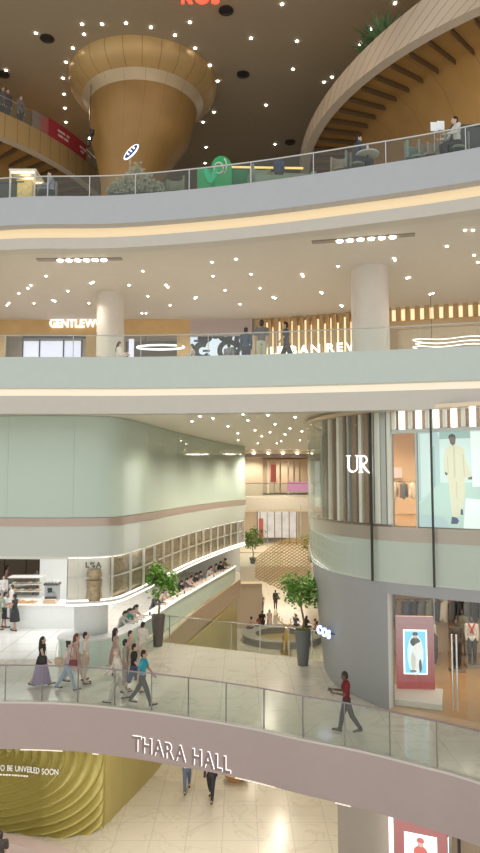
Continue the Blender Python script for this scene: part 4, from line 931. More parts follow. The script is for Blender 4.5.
def skeleton(pose):
    if pose in SK: return SK[pose]
    lean, lr, ll, ar, al, ht = POSES[pose]; J = {}
    sit = pose.startswith('sit'); J['pelvis'] = Vector((0, 0, .92)); up = Vector((math.sin(lean), 0, math.cos(lean)))
    J['waist'] = J['pelvis'] + up * .18; J['chest'] = J['pelvis'] + up * .38; J['neck'] = J['pelvis'] + up * .53; hd = Vector((math.sin(lean + ht * .6), 0, math.cos(lean + ht * .6))); J['head'] = J['neck'] + hd * .135; J['hax'] = hd
    dn = lambda a: Vector((math.sin(a), 0, -math.cos(a)))
    for s, (th, kn), (sh, el) in (('R', lr, ar), ('L', ll, al)):
        y = -1 if s == 'R' else 1
        J['hip' + s] = J['pelvis'] + Vector((0, .09 * y, -.03)); J['knee' + s] = J['hip' + s] + dn(th) * .42; J['ank' + s] = J['knee' + s] + dn(th - kn) * .41
        fa = 0.0 if sit or pose in ('stand', 'hold') else (th - kn) * .5; J['toe' + s] = J['ank' + s] + Vector((.17 * math.cos(fa), .01 * y, .17 * math.sin(fa) - .04))
        J['sho' + s] = J['chest'] + up * .08 + Vector((0, .18 * y, 0)); J['elb' + s] = J['sho' + s] + dn(sh) * .28 + Vector((0, .03 * y, 0))
        fd = dn(sh + el); J['wri' + s] = J['elb' + s] + fd * .25 + Vector((0, -.02 * y, 0)); J['fdir' + s] = fd
    lo = min(min(J['toe' + s].z, J['ank' + s].z - .05) for s in 'RL') - .03
    for k in J:
        if not k.startswith('fdir') and k != 'hax': J[k] = J[k] - Vector((0, 0, lo))
    SK[pose] = J; return J
CACHE = {}
def piece(pose, what):
    key = (pose, what)
    if key in CACHE: return CACHE[key]
    J = skeleton(pose); m = M(); g = 0.0; lean = POSES[pose][0]; Rt = Matrix.Rotation(lean, 3, 'Y')
    def torso(e, low=True):
        if low: m.ell(J['pelvis'], (.105 + e, .155 + e, .12 + e), 0, 14, Rt)
        m.ell(J['waist'], (.092 + e, .132 + e, .16 + e), 0, 14, Rt); m.ell(J['chest'], (.112 + e, .158 + e, .17 + e), 0, 14, Rt); m.cap(J['shoR'], J['shoL'], .055 + e, .055 + e)
    def legs(e, short=False, taper=1):
        for s in 'RL':
            m.cap(J['hip' + s], J['knee' + s], .085 + e, .058 + e)
            if not short: m.cap(J['knee' + s], J['ank' + s], .056 + e, .036 + e * taper)
    def arms(e, short=False):
        for s in 'RL':
            q = J['elb' + s] if not short else J['sho' + s].lerp(J['elb' + s], .62)
            m.cap(J['sho' + s], q, .05 + e, (.038 if not short else .045) + e * (1.3 if short else 1))
            if not short: m.cap(J['elb' + s], J['wri' + s].lerp(J['elb' + s], .08), .038 + e, .028 + e)
    vox = .011
    if what == 'body':
        vox = .0085; torso(0); legs(0); arms(0)
        m.cap(J['neck'] - J['hax'] * .06, J['head'] - J['hax'] * .05, .052, .048)
        Hr = Matrix.Rotation(math.atan2(J['hax'].x, J['hax'].z), 3, 'Y'); h = J['head']; L = lambda x, y, z_: h + Hr @ Vector((x, y, z_))
        m.ell(h, (.093, .076, .115), 0, 16, Hr); m.ell(L(.035, 0, -.065), (.058, .052, .05), 0, 12, Hr); m.cap(L(.088, 0, .005), L(.108, 0, -.022), .011, .015)
        for y in (-1, 1): m.ell(L(-.005, .08 * y, -.005), (.022, .012, .032), 0, 8, Hr); m.ell(L(.078, .03 * y, .022), (.014, .022, .008), 0, 8, Hr)
        m.ell(L(.088, 0, -.055), (.012, .026, .009), 0, 8, Hr)
        for s in 'RL':
            y = -1 if s == 'R' else 1; w_ = J['wri' + s]; d = J['fdir' + s]; n_ = Vector((0, 1, 0)).cross(d)
            m.ell(w_ + d * .045, (.042, .016, .05) if False else (.036, .02, .05), 0, 10, d.to_track_quat('Z', 'Y').to_matrix())
            sd = n_ if True else None
            for k, (off, ln) in enumerate(((-.027, .062), (-.009, .072), (.009, .068), (.027, .052))):
                b0 = w_ + d * .08 + sd * off; b1_ = b0 + d * ln * .55 + Vector((0, -y * .008, 0)); b2_ = b1_ + d * ln * .4 + Vector((0, -y * .02, 0)); m.cap(b0, b1_, .0095, .009); m.cap(b1_, b2_, .009, .008)
            tb = w_ + d * .025 + sd * .03; m.cap(tb, tb + d * .035 + sd * .03, .012, .0105); m.cap(tb + d * .035 + sd * .03, tb + d * .065 + sd * .035, .0105, .009)
            m.cap(J['ank' + s], J['toe' + s] + Vector((0, 0, .02)), .036, .028)
    elif what == 'tee': torso(.014); arms(.016, True)
    elif what == 'shirt': torso(.016); arms(.014)
    elif what == 'tank': torso(.012)
    elif what == 'trousers': legs(.02, False, 1.1); m.ell(J['pelvis'], (.12, .168, .13), 0, 14, Rt)
    elif what == 'shorts': legs(.03, True); m.ell(J['pelvis'], (.12, .168, .13), 0, 14, Rt)
    elif what in ('long_skirt', 'skirt'):
        zl = (.12 if what == 'long_skirt' else J['pelvis'].z - .48); z0 = J['pelvis'].z + .1; c1 = (J['kneeR'] + J['kneeL']) / 2; r1 = .34 if what == 'long_skirt' else .24
        m.lathe([(.135, z0), (.18, z0 - .16), (.22, z0 - .35), (r1, zl), (r1 - .03, zl + .02)], 20, (c1.x * .3, 0))
    elif what == 'dress':
        torso(.014); z0 = J['pelvis'].z + .12; m.lathe([(.13, z0), (.19, z0 - .2), (.24, z0 - .6), (.2, z0 - .62)], 20, (0, 0))
    elif what.startswith('hair'):
        Hr = Matrix.Rotation(math.atan2(J['hax'].x, J['hax'].z), 3, 'Y'); h = J['head']; L = lambda x, y, z_: h + Hr @ Vector((x, y, z_))
        m.ell(L(-.022, 0, .028), (.094, .088, .108), 0, 16, Hr); m.ell(L(-.04, 0, -.02), (.07, .08, .09), 0, 14, Hr)
        if what == 'hair_long': m.cap(L(-.06, 0, 0), L(-.075, 0, -.32), .078, .06); m.cap(L(-.03, .06, 0), L(-.04, .07, -.2), .035, .025); m.cap(L(-.03, -.06, 0), L(-.04, -.07, -.2), .035, .025)
        if what == 'hair_bun': m.ell(L(-.10, 0, .09), (.045, .045, .045), 0, 12)
        if what == 'hair_tail': m.cap(L(-.10, 0, .03), L(-.15, 0, -.22), .035, .02)
    elif what[:4] == 'shoe':
        s = what[-1]; m.cap(J['ank' + s] + Vector((-.03, 0, -.045)), J['toe' + s] + Vector((.03, 0, .012)), .038, .034); m.ell(J['ank' + s] + Vector((0, 0, -.03)), (.055, .045, .045), 0, 10)
    if what in ('long_skirt', 'skirt'):
        me = m.mesh('skirt', []); me.materials.append(None)
    else: me = remesh(m, vox)
    CACHE[key] = me; return me
def setm(o, mt):
    o.material_slots[0].link = 'OBJECT'; o.material_slots[0].material = mt
def cm(c): return mat('cloth_%02d_%02d_%02d' % tuple(int(v * 99) for v in c), c, .8, 0, 0, None, .1, 12)
SKIN = {'tan': (.50, .31, .21), 'light': (.66, .45, .34), 'dark': (.16, .09, .06)}
def person(label, x, y, z, heading, pose, top, topc, low, lowc, hair='hair_short', hairc=(.02, .015, .012), skin='light', h=1.68, shoes=(.06, .05, .05), group=None, cat='person', name='person'):
    t = thing(name, label, cat, (x, y, z), math.radians(heading), group); sc = h / 1.70; t.scale = (sc, sc, sc)
    def add(nm, what, mt):
        o = bpy.data.objects.new(nm, piece(pose, what)); COL.objects.link(o); o.parent = t; setm(o, mt); return o
    sk = SKIN[skin] if isinstance(skin, str) else skin
    add('body', 'body', mat('skin_' + str(skin), sk, .55))
    if hair: add('hair', hair, mat('hair_%02d%02d' % (int(hairc[0] * 99), int(hairc[1] * 99)), hairc, .5))
    if top: add({'tee': 't_shirt', 'shirt': 'shirt', 'tank': 'sleeveless_top', 'dress': 'dress'}[top], top, cm(topc))
    if low: add(low, low, cm(lowc))
    if shoes: add('shoe', 'shoe_R', cm(shoes)); add('shoe', 'shoe_L', cm(shoes))
    return t
def bag(label, who, off, c, sz=(.26, .12, .24), strap=.5, name='handbag'):
    q = who.matrix_basis @ Vector(off) if False else Matrix.Translation(who.location) @ Matrix.Rotation(who.rotation_euler.z, 4, 'Z') @ Vector(off)
    t = thing(name, label, 'bag', q, who.rotation_euler.z); m = M(); m.box((0, 0, 0), sz); bmesh.ops.bevel(m.bm, geom=m.bm.edges[:], offset=.03, segments=3, affect='EDGES'); m.build('bag_body', cm(c), t)
    P = [(sz[0] * .4 * math.cos(a), 0, sz[2] * .45 + strap * math.sin(a)) for a in [math.pi * i / 10 for i in range(11)]]; M().tube(P, .008, 5).build('strap', cm(c), t); return t
def G(px, py, z=L1): return A(px, py, z)
def P_(label, px, py, z, heading, pose, *a, **k):
    q = G(px, py, z); return person(label, q.x, q.y, z + .005, heading, pose, *a, **k)
w1 = P_('woman in black top and long purple skirt walking behind the glass railing', 41, 686, L1, 0, 'walk_b', 'dress', (.03, .028, .03), 'long_skirt', (.30, .20, .36), hair='hair_long', skin='light', h=1.66)
bag('small black handbag at the hip of the woman in the purple skirt', w1, (.12, -.26, .95), (.05, .04, .04))
w2 = P_('woman with hair bun in pale top and blue jeans striding right', 67, 690, L1, 0, 'walk', 'tee', (.70, .58, .55), 'trousers', (.30, .38, .52), hair='hair_bun', h=1.62)
bag('beige shoulder bag behind the woman in blue jeans', w2, (-.24, -.22, 1.0), (.55, .42, .30)); bag('dark red handbag in front of the woman in blue jeans', w2, (.25, -.22, .92), (.22, .07, .07))
P_('woman with long reddish hair in pink top and pink skirt', 75, 682, L1, 5, 'walk_b', 'tee', (.62, .42, .38), 'skirt', (.66, .46, .44), hair='hair_long', hairc=(.16, .05, .03), h=1.66)
P_('man in long cream tee and beige shorts beside the red haired woman', 85, 684, L1, 0, 'stand', 'tee', (.74, .66, .58), 'shorts', (.60, .50, .42), h=1.72)
P_('balding man in pale shirt and beige trousers at the front of the right group', 117, 702, L1, 200, 'walk_b', 'shirt', (.72, .64, .58), 'trousers', (.52, .44, .38), hair='hair_short', hairc=(.42, .34, .28), h=1.68)
P_('woman with long dark hair in dusty pink dress at back of right group', 115, 676, L1, 30, 'stand', 'dress', (.48, .34, .32), None, None, hair='hair_long', h=1.66)
P_('young man in olive grey tee and grey trousers in the middle of the right group', 125, 692, L1, 10, 'stand', 'tee', (.40, .36, .30), 'trousers', (.34, .30, .27), h=1.68)
P_('man in beige shirt behind the middle of the right group', 129, 679, L1, 340, 'walk', 'shirt', (.50, .40, .32), 'trousers', (.46, .38, .30), h=1.7)
P_('boy in black tee between the beige group and the teal shirt man', 133, 694, L1, 0, 'walk_b', 'tee', (.03, .03, .035), 'shorts', (.08, .10, .20), h=1.62)
P_('man in bright teal t-shirt and dark trousers walking right by the railing', 142, 705, L1, -5, 'walk', 'tee', (.04, .36, .48), 'trousers', (.06, .06, .05), h=1.70, skin='tan')
P_('person in white shirt standing beside the dark tree pot raising hands', 142, 668, L1, 60, 'hold', 'shirt', (.80, .72, .64), 'trousers', (.66, .56, .48), h=1.66)
wm = P_('man in dark red t-shirt walking left alone while reading a phone', 347, 733, L1, 178, 'phone', 'tee', (.19, .015, .02), 'trousers', (.05, .04, .035), skin='dark', h=1.66)
Jp = skeleton('phone'); q = (Jp['wriR'] + Jp['wriL']) / 2 + Vector((.12, 0, .03)); q = Matrix.Translation(wm.location) @ Matrix.Rotation(wm.rotation_euler.z, 4, 'Z') @ (q * (1.66 / 1.7))
tag(place(M().box((0, 0, 0), (.15, .075, .012)).build('smartphone', black), q, wm.rotation_euler.z), 'dark phone held by the walking man in red', 'phone')
P_('woman in sleeveless black dress standing inside the cafe by the island counter', 14.5, 631, L1, 170, 'hold', 'dress', (.04, .04, .045), None, None, hair='hair_bun', skin='tan', h=1.66)
P_('person in pale grey tee and black shorts standing at far left of cafe', 4, 628, L1, 20, 'hold', 'tee', (.62, .64, .62), 'shorts', (.05, .05, .06), skin='tan', h=1.66)
P_('person in green top cut by the left picture edge in the cafe', -1, 630, L1, 10, 'stand', 'shirt', (.34, .44, .30), 'trousers', (.5, .5, .46), h=1.66)
P_('shop worker in white behind the woman in black dress', 11, 619, L1, 200, 'stand', 'shirt', (.80, .80, .78), 'trousers', (.2, .2, .2), h=1.68)
P_('person in pink top walking deeper inside the cafe at far left', 6, 592, L1, 30, 'walk', 'tee', (.78, .42, .42), 'trousers', (.25, .22, .24), hair='hair_long', h=1.66)
P_('person in white shirt near the long white tables', 3, 606, L1, 300, 'stand', 'shirt', (.85, .82, .8), 'trousers', (.4, .4, .42), h=1.66)
P_('person in lilac shirt behind the glass display case', 46, 597, L1, 250, 'stand', 'shirt', (.50, .48, .66), 'trousers', (.3, .3, .34), h=1.66)
P_('person in grey shirt behind the glass display case beside the lilac one', 37, 597, L1, 280, 'hold', 'shirt', (.48, .46, .46), 'trousers', (.3, .3, .3), h=1.62)
P_('person whose dark hair shows at the cafe floor left of the counter', 43, 668, L1, 90, 'stand', 'tee', (.2, .18, .18), 'trousers', (.1, .1, .12), h=.45) if False else None
# guests along the counter on stools
stool = thing('bar_stool', 'slim bar stool with round seat behind the curved counter', 'stool', (0, 0, 0), 0, 'bar stools along the curved counter')
M().lathe([(.17, .66), (.18, .7), (.15, .72)], 16).build('seat', white, stool); M().lathe([(.025, .03), (.025, .66)], 8).build('post', chrome, stool); M().lathe([(.2, 0), (.2, .02), (.03, .04)], 16).build('base', chrome, stool)
guests = [(119, 'black hair and pale grey tee', (.62, .6, .58), 'hair_short', 1, .85), (124.5, 'teal green top and long hair', (.05, .36, .30), 'hair_long', 1, .85), (131, 'dusty pink top leaning on the bar', (.6, .42, .38), 'hair_long', 1, .8),
          (152, 'dark grey shirt bending over the bar', (.10, .10, .11), 'hair_short', 1, .85), (160, 'beige top behind the tree', (.66, .5, .4), 'hair_long', 1, .85), (168, 'cream shirt next to the tree', (.72, .6, .5), 'hair_short', 1, .85),
          (177, 'long black top', (.05, .05, .05), 'hair_long', 1, .85), (182, 'charcoal shirt', (.13, .12, .13), 'hair_short', 1, .85), (187, 'pale pink shirt', (.7, .5, .46), 'hair_short', 1, .85), (192, 'black tee in the middle of the bar', (.04, .04, .05), 'hair_bun', 1, .85), (196.5, 'dark grey dress', (.16, .15, .16), 'hair_long', 1, .85),
          (207, 'cream blouse', (.72, .62, .54), 'hair_long', 1, .85), (212, 'grey beige shirt', (.42, .36, .32), 'hair_short', 1, .85), (217, 'black shirt near the far end', (.04, .04, .05), 'hair_short', 1, .85), (222, 'brown tee near the far end', (.3, .2, .15), 'hair_bun', 1, .85), (227, 'dark green tee at the very far end', (.08, .14, .1), 'hair_short', 1, .85)]
Cg2 = offset(Cc, -.98); first = True
for px, d, c, hr, _, o_ in guests:
    s = s_at_px(Cg2, px, 610, True); p, t = at_s(Cg2, s); n_ = Vector((t.y, -t.x)); J = skeleton('sit')
    base = .71 - (J['pelvis'].z - .13); hd = math.degrees(math.atan2(n_.y, n_.x)) + random.uniform(-12, 12)
    person('seated cafe guest with ' + d, p.x, p.y, base, hd, 'sit', 'shirt' if hr == 'hair_short' else 'tee', c, 'trousers', (.12, .12, .14), hair=hr, h=1.7)
    s_ = stool if first else copy_tree(stool); first = False; place(s_, (p.x, p.y, 0))
for k, px in enumerate((136, 149, 165, 174, 184, 194, 204, 214, 224)):
    p, t = at_s(offset(Cc, -.2), s_at_px(Cc, px, 610, True)); tag(M().lathe([(.03, 1.07), (.04, 1.2), (.036, 1.2)], 10, (p.x, p.y)).build('drink_cup', cm(((.9, .88, .85), (.1, .08, .08), (.5, .3, .2))[k % 3])), '%s drink cup on the curved counter' % ('white', 'black', 'brown')[k % 3], 'cup', '%s cups on the curved counter' % ('white', 'black', 'brown')[k % 3])
# lowest floor
P_('person in blue jeans on the lowest floor, cut off by the walkway above', 187, 791, L0, 275, 'walk', 'tee', (.7, .7, .7), 'trousers', (.14, .18, .28), h=1.62)
P_('person in black clothes on the lowest floor right of the one in jeans', 211, 800, L0, 260, 'walk_b', 'shirt', (.04, .04, .05), 'trousers', (.03, .03, .04), h=1.7)
P_('dark haired person at the bottom left edge of the picture on lowest floor', -1.5, 893, L0, 120, 'stand', 'tee', (.05, .04, .04), 'trousers', (.05, .05, .05), h=1.70)
P_('person in black standing far away in the middle of the lower corridor', 275.5, 609, L0, 90, 'stand', 'shirt', (.06, .05, .05), 'trousers', (.08, .06, .06), h=1.72)
P_('person in black standing left of the round bench on the lowest floor', 262.5, 633, L0, 80, 'stand', 'tee', (.04, .04, .04), 'trousers', (.05, .05, .05), h=1.72)
P_('woman in white dress standing left of the round bench on the lowest floor', 269.5, 631, L0, 250, 'stand', 'dress', (.80, .66, .58), None, None, hair='hair_long', h=1.64)
P_('distant person in grey near the far wall of the lower corridor', 262, 612, L0, 80, 'stand', 'tee', (.4, .3, .28), 'trousers', (.3, .25, .22), h=1.6)
Js = skeleton('sit_up')
for k, (a, d, c) in enumerate(((150, 'pink top at the left side', (.6, .35, .33)), (128, 'dark red top at the left side', (.32, .12, .10)), (62, 'blue top at the back', (.16, .2, .36)), (40, 'black top at the right back', (.05, .05, .06)), (12, 'pink dress at the right side', (.62, .36, .32)), (-8, 'rose shirt at the right front', (.6, .4, .36)))):
    ar_ = math.radians(a); r_ = 2.6; person('person seated on the round bench with ' + d, bc.x + r_ * math.cos(ar_), by + r_ * math.sin(ar_), L0 + .555 - (Js['pelvis'].z - .13), a, 'sit_up', 'tee', c, 'trousers', (.12, .1, .1), hair='hair_long' if k % 2 else 'hair_short', h=1.7)
# shop level above
def PD(label, px, Y, z, *a, **k):
    q = D(px, 330, Y); return person(label, q.x, Y, z, *a, **k)
z3f = L3 - .045
PD('man in grey top and pale trousers standing before the golden slats, left stroller', 261.5, 23.6, z3f, 90, 'stand', 'tee', (.16, .15, .15), 'trousers', (.52, .50, .40), skin='tan', h=1.78)
PD('person in black walking before the golden slats, right stroller', 286.5, 23.6, z3f, 180, 'walk', 'tee', (.05, .05, .06), 'trousers', (.06, .05, .05), skin='tan', h=1.76)
PD('person in dark coat before the right edge of the patterned screen', 246, 23.8, z3f, 80, 'stand', 'shirt', (.05, .07, .12), 'trousers', (.05, .05, .08), h=1.55)
PD('person with dark head low before the patterned screen', 229, 26.0, z3f, 80, 'stand', 'shirt', (.2, .2, .24), 'trousers', (.05, .05, .08), h=1.45)
PD('person in grey at left edge of the patterned screen', 193, 26.0, z3f, 180, 'walk', 'shirt', (.45, .42, .42), 'trousers', (.05, .05, .08), h=1.45)
PD('woman with dark hair and white top beside the left round column', 119, 26.0, z3f, 0, 'hold', 'shirt', (.75, .70, .68), 'trousers', (.1, .1, .1), hair='hair_long', h=1.5)
# mannequins
def mann(label, px, py, heading, top, tc, low, lc, h=1.75, extra=None):
    q = A(px, py, .15); t = person(label, q.x, q.y, .15, heading, 'stand', top, tc, low, lc, hair=None, skin=(.10, .08, .07), h=h, cat='mannequin', name='mannequin', shoes=None)
    tag(place(M().box((0, 0, .06), (.5, .4, .12)).build('display_block', mat('block_grey', (.30, .25, .20), .5)), (q.x, q.y, .03)), 'low grey plinth under the ' + label, 'plinth'); return t
mann('mannequin in cream long sleeved top with beige trousers', 430.5, 661, 250, 'shirt', (.70, .63, .52), 'trousers', (.45, .34, .22), 1.6)
mann('mannequin in dark jacket over white shirt and black trousers', 457, 668, 250, 'shirt', (.10, .09, .08), 'trousers', (.04, .04, .04), 1.72)
mn = mann('mannequin in white shirt with red scarf and black trousers', 472.5, 664, 255, 'shirt', (.82, .78, .74), 'trousers', (.04, .035, .035), 1.72)
m = M(); m.tube([(.02, .1, 1.46), (.14, .06, 1.38), (.17, 0, 1.30), (.14, -.06, 1.38), (.02, -.1, 1.46)], .035, 8); m.tube([(.17, 0, 1.30), (.17, .05, 1.12)], .03, 8); m.tube([(.17, 0, 1.30), (.17, -.06, 1.14)], .03, 8); sc_ = m.build('scarf', cm((.55, .04, .04)), mn)
mann('mannequin in olive jacket in the middle of the clothes shop', 463, 655, 240, 'shirt', (.24, .24, .18), 'trousers', (.2, .18, .14), 1.75)
mann('mannequin in dark grey hooded jacket above the advert panel', 403, 652, 260, 'shirt', (.14, .13, .13), 'trousers', (.2, .15, .1), 1.78)
mann('mannequin in grey cardigan right of the hooded one', 419, 652, 260, 'shirt', (.42, .38, .34), 'trousers', (.2, .15, .1), 1.7)

# ================================================================ TOP TERRACE
z4 = L4 - .045
def T(px, off):  # a place on the terrace, off metres behind the edge
    C = offset(C_L4, -off); p, t = at_s(C, s_at_px(C, px, 180)); return p
p = T(27, 1.1); ks = thing('glass_kiosk', 'small glowing display kiosk with slim white frame on the top terrace', 'kiosk', (p.x, p.y, z4))
for sx in (-.42, .42):
    for sy in (-.45, .45): M().box((sx, sy, .62), (.05, .05, 1.24)).build('post', white, ks)
M().box((0, 0, 1.27), (.92, 1.0, .07)).build('roof', white, ks)
for q_ in ((0, -.42), (0, .42)): M().box((q_[0], q_[1], 1.21), (.8, .05, .04)).build('lamp_strip', mat('kiosk_lamp', (1, .85, .5), .5, 0, 2.5, (1, .8, .4)), ks)
M().box((-.05, .1, .55), (.5, .4, 1.1)).build('goods_shelf', mat('kiosk_goods', (.65, .48, .2), .5, 0, .3, (.7, .5, .2), .6, 8), ks)
pt(p.x, p.y, z4 + 1.15, 4, (1, .8, .45), .05)
for px, hgt, lb in ((8, .8, 'dark cabinet at the left end of the top terrace'), (472, .95, 'dark box planter at the right end of the top terrace')):
    p = T(px, 1.2); o = M().box((0, 0, hgt / 2 + .1), (1.3, .6, hgt + .2)).box((0, -.02, hgt + .22), (1.36, .66, .05)).build('storage_cabinet', dark); place(o, (p.x, p.y, z4)); tag(o, lb, 'cabinet')
def pdining(px, off, lb, chair=(.26, .30, .26)):
    p = T(px, off); t = thing('dining_chair', lb, 'chair', (p.x, p.y, z4), random.uniform(-.6, .6)); c = cm(chair)
    M().lathe([(.22, .44), (.25, .5), (.01, .5)], 16).build('seat', c, t); M().ribbon([Vector((.30 * math.cos(a), .30 * math.sin(a))) for a in [math.pi * i / 10 for i in range(11)]][::-1], .44, .98, .06).build('backrest', c, t)
    for sx in (-.15, .15):
        for sy in (-.15, .15): M().tube([(sx, sy, .45), (sx * 1.2, sy * 1.2, 0)], .015, 6).build('leg', black, t)
    return t
for px, off, lb, c in ((47, 1.0, 'grey chair right of the glowing kiosk', (.3, .3, .32)), (158, 1.0, 'rounded grey green chair right of the pole sign', (.22, .24, .18)), (175, 1.0, 'grey green chair left of the green arch', (.26, .28, .2)), (262, .9, 'large pale green sofa chair right of the green arch', (.3, .36, .28)), (341, .9, 'beige rounded chair left of the seated guest in dark clothes', (.40, .34, .26)), (417, .9, 'teal green chair right of centre on the terrace', (.30, .40, .38)), (430, .9, 'rounded beige chair beside the guest in white', (.38, .34, .28)), (440, 1.0, 'small pink beige chair beside the guest in white', (.5, .4, .34))): pdining(px, off, lb, c)
p = T(272, 1.0); so_ = thing('sofa', 'long low pale green sofa on the top terrace', 'sofa', (p.x + .3, p.y, z4), .1); c = cm((.32, .38, .30)); M().box((0, 0, .3), (2.0, .8, .4)).build('seat', c, so_); M().box((0, .35, .62), (2.0, .18, .55)).build('backrest', c, so_)
for sx in (-1, 1): M().box((sx * 1.0, 0, .42), (.16, .8, .5)).build('armrest', c, so_)
def bush(lb, px, off, hh, c=(.26, .28, .18)):
    p = T(px, off); t = thing('leafy_planter', lb, 'plant', (p.x, p.y, z4)); M().box((0, 0, .2), (.9, .5, .4)).build('planter', dark, t); m = M(); r = random.Random(px)
    for k in range(420):
        q = Vector((r.uniform(-.5, .5), r.uniform(-.25, .25), .35)) ; q.z += r.random() * hh * (1 - abs(q.x) * 1.3); a = Vector((r.uniform(-1, 1), r.uniform(-1, 1), r.uniform(.1, 1))).normalized() * .15; b = a.cross(Vector((0, 1, .3))).normalized() * .04
        m.face([m.bm.verts.new(q), m.bm.verts.new(q + a * .5 + b), m.bm.verts.new(q + a), m.bm.verts.new(q + a * .5 - b)])
    m.build('foliage', mat('sage_leaf', c, .7), t)
bush('pale sage bush left of the pole sign on the top terrace', 124, .9, .7, (.40, .40, .30)); bush('tall pale sage bush right of the pole sign', 137, .9, 1.3, (.40, .40, .30)); bush('low pale sage bush further right of the pole sign', 149, .9, .7, (.40, .40, .30))
# pole sign
p = T(130, .9); ps = thing('pole_sign', 'small glowing blue and white sign on a slim pole above the terrace', 'sign', (p.x, p.y, z4)); M().tube([(0, 0, 0), (0, 0, 1.75)], .035, 8).build('pole', mat('pole_tan', (.5, .38, .26), .4), ps)
R_ = Matrix.Rotation(-.85, 3, 'Y'); navy = mat('sign_navy', (.02, .04, .16), .4, 0, .3, (.05, .1, .4))
M().ell((.03, 0, 1.95), (.36, .05, .13), 0, 20, R_).build('halo_ring', sign_white, ps); M().ell((.03, -.03, 1.95), (.31, .05, .09), 0, 20, R_).build('sign_face', navy, ps)
for k, dx in enumerate((-.14, .0, .14)): M().box(Vector((.03, -.085, 1.95)) + R_ @ Vector((dx, 0, 0)), (.06, .01, .08), 0, 0, R_).build('mark', sign_white, ps)
# green arch
p = T(219, .9); ga = thing('green_arch_display', 'bright green arch shaped sign with white ring emblem on the top terrace', 'sign', (p.x, p.y, z4), .05)
ga.scale = (.8, 1, .95); gr = mat('bright_green', (.02, .34, .12), .4, 0, .08, (.05, .6, .2)); m = M(); pts = [(.42, 0)] + [(.42 * math.cos(a), 1.05 + .42 * math.sin(a)) for a in [math.pi * i / 12 for i in range(13)]] + [(-.42, 0)]
flat_poly(m, pts, Vector((.1, 0, 0)), Vector((1, 0, 0)), Vector((0, -1, 0)), .25); m.build('arch_board', gr, ga)
M().box((-.55, -.05, .5), (.7, .4, 1.0)).build('counter', gr, ga); M().box((.85, .1, .55), (.7, .3, 1.1)).build('side_board', mat('dark_green', (.02, .24, .10), .5), ga)
M().tube([(-.02 + .19 * math.cos(a), -.27, 1.02 + .19 * math.sin(a)) for a in [2 * math.pi * i / 24 for i in range(25)]], .03, 8).build('ring_emblem', mat('emblem_white', (.75, .7, .62), .5), ga)
M().tube([(.2 + .1 * math.cos(a), -.27, 1.1 + .25 * math.sin(a)) for a in [-1.6 + 3.2 * i / 12 for i in range(13)]], .03, 8).build('emblem_stroke', mat('emblem_white', (.75, .7, .62), .5), ga)
for sx in (-1, 1): M().ell((-.35 + sx * .12, -.28, .75), (.12, .03, .3), 0, 12, Matrix.Rotation(sx * .4, 3, 'Y')).build('leaf_emblem', mat('emerald', (.03, .55, .28), .4, 0, .1), ga)
# terrace guests
Jq = skeleton('sit_up')
def TP(lb, px, off, hd, pose, top, tc, **k):
    p = T(px, off); zz = z4 if not pose.startswith('sit') else z4 + .5 - (Jq['pelvis'].z - .13)
    return person(lb, p.x, p.y, zz, hd, pose, top, tc, 'trousers', (.05, .05, .06), **k)
TP('guest in dark blue seated at the top terrace railing right of centre', 357, .75, 0, 'sit_up', 'shirt', (.05, .06, .10), h=1.75); pdining(357, .75, 'chair under the guest in dark blue')
TP('guest in white shirt seated at the right end of the top terrace', 458, .75, 190, 'sit_up', 'shirt', (.78, .76, .72), h=1.75); pdining(458, .75, 'chair under the guest in white')
TP('small dark figure in blue right of the sofa on the terrace', 279, .8, 80, 'stand', 'shirt', (.05, .07, .14), h=1.2)
TP('guest in grey seated right of the glowing kiosk', 52, .95, 200, 'sit_up', 'shirt', (.34, .38, .44), h=1.6)
p = T(368, .7); cn = thing('cafe_table', 'small round table right of the guest in dark blue', 'table', (p.x, p.y, z4)); M().lathe([(.35, .72), (.36, .75), (.01, .75)], 20).build('tabletop', white, cn); M().lathe([(.03, 0), (.03, .72)], 8).build('leg', black, cn)
tag(place(M().lathe([(.04, 0), (.04, .26), (.015, .32)], 10).build('bottle', white), (p.x, p.y, z4 + .75)), 'white bottle on small round terrace table', 'bottle')
for i, px in enumerate((435.5, 442)):
    p = T(px, 1.0); t = thing('notice_board', ('left', 'right')[i] + ' one of two small white standing notices on the terrace', 'sign', (p.x, p.y, z4)); M().box((0, 0, 1.42), (.22, .02, .28)).build('board', mat('notice_white', (.8, .85, .88), .5, 0, .2), t); M().tube([(0, 0, 0), (0, 0, 1.3)], .012, 6).build('stand', chrome, t)
# yellow light beam under handrail
y0, y1 = T(216, 1.5), T(303, .9); tag(M().tube([(y0.x, y0.y, z4 + 1.45), (y1.x, y1.y, z4 + .72)], .035, 6).build('light_tube', mat('yellow_tube', (1, .7, .25), .5, 0, .9, (1, .66, .2))), 'long slanting yellow light tube above the terrace sofa', 'light')
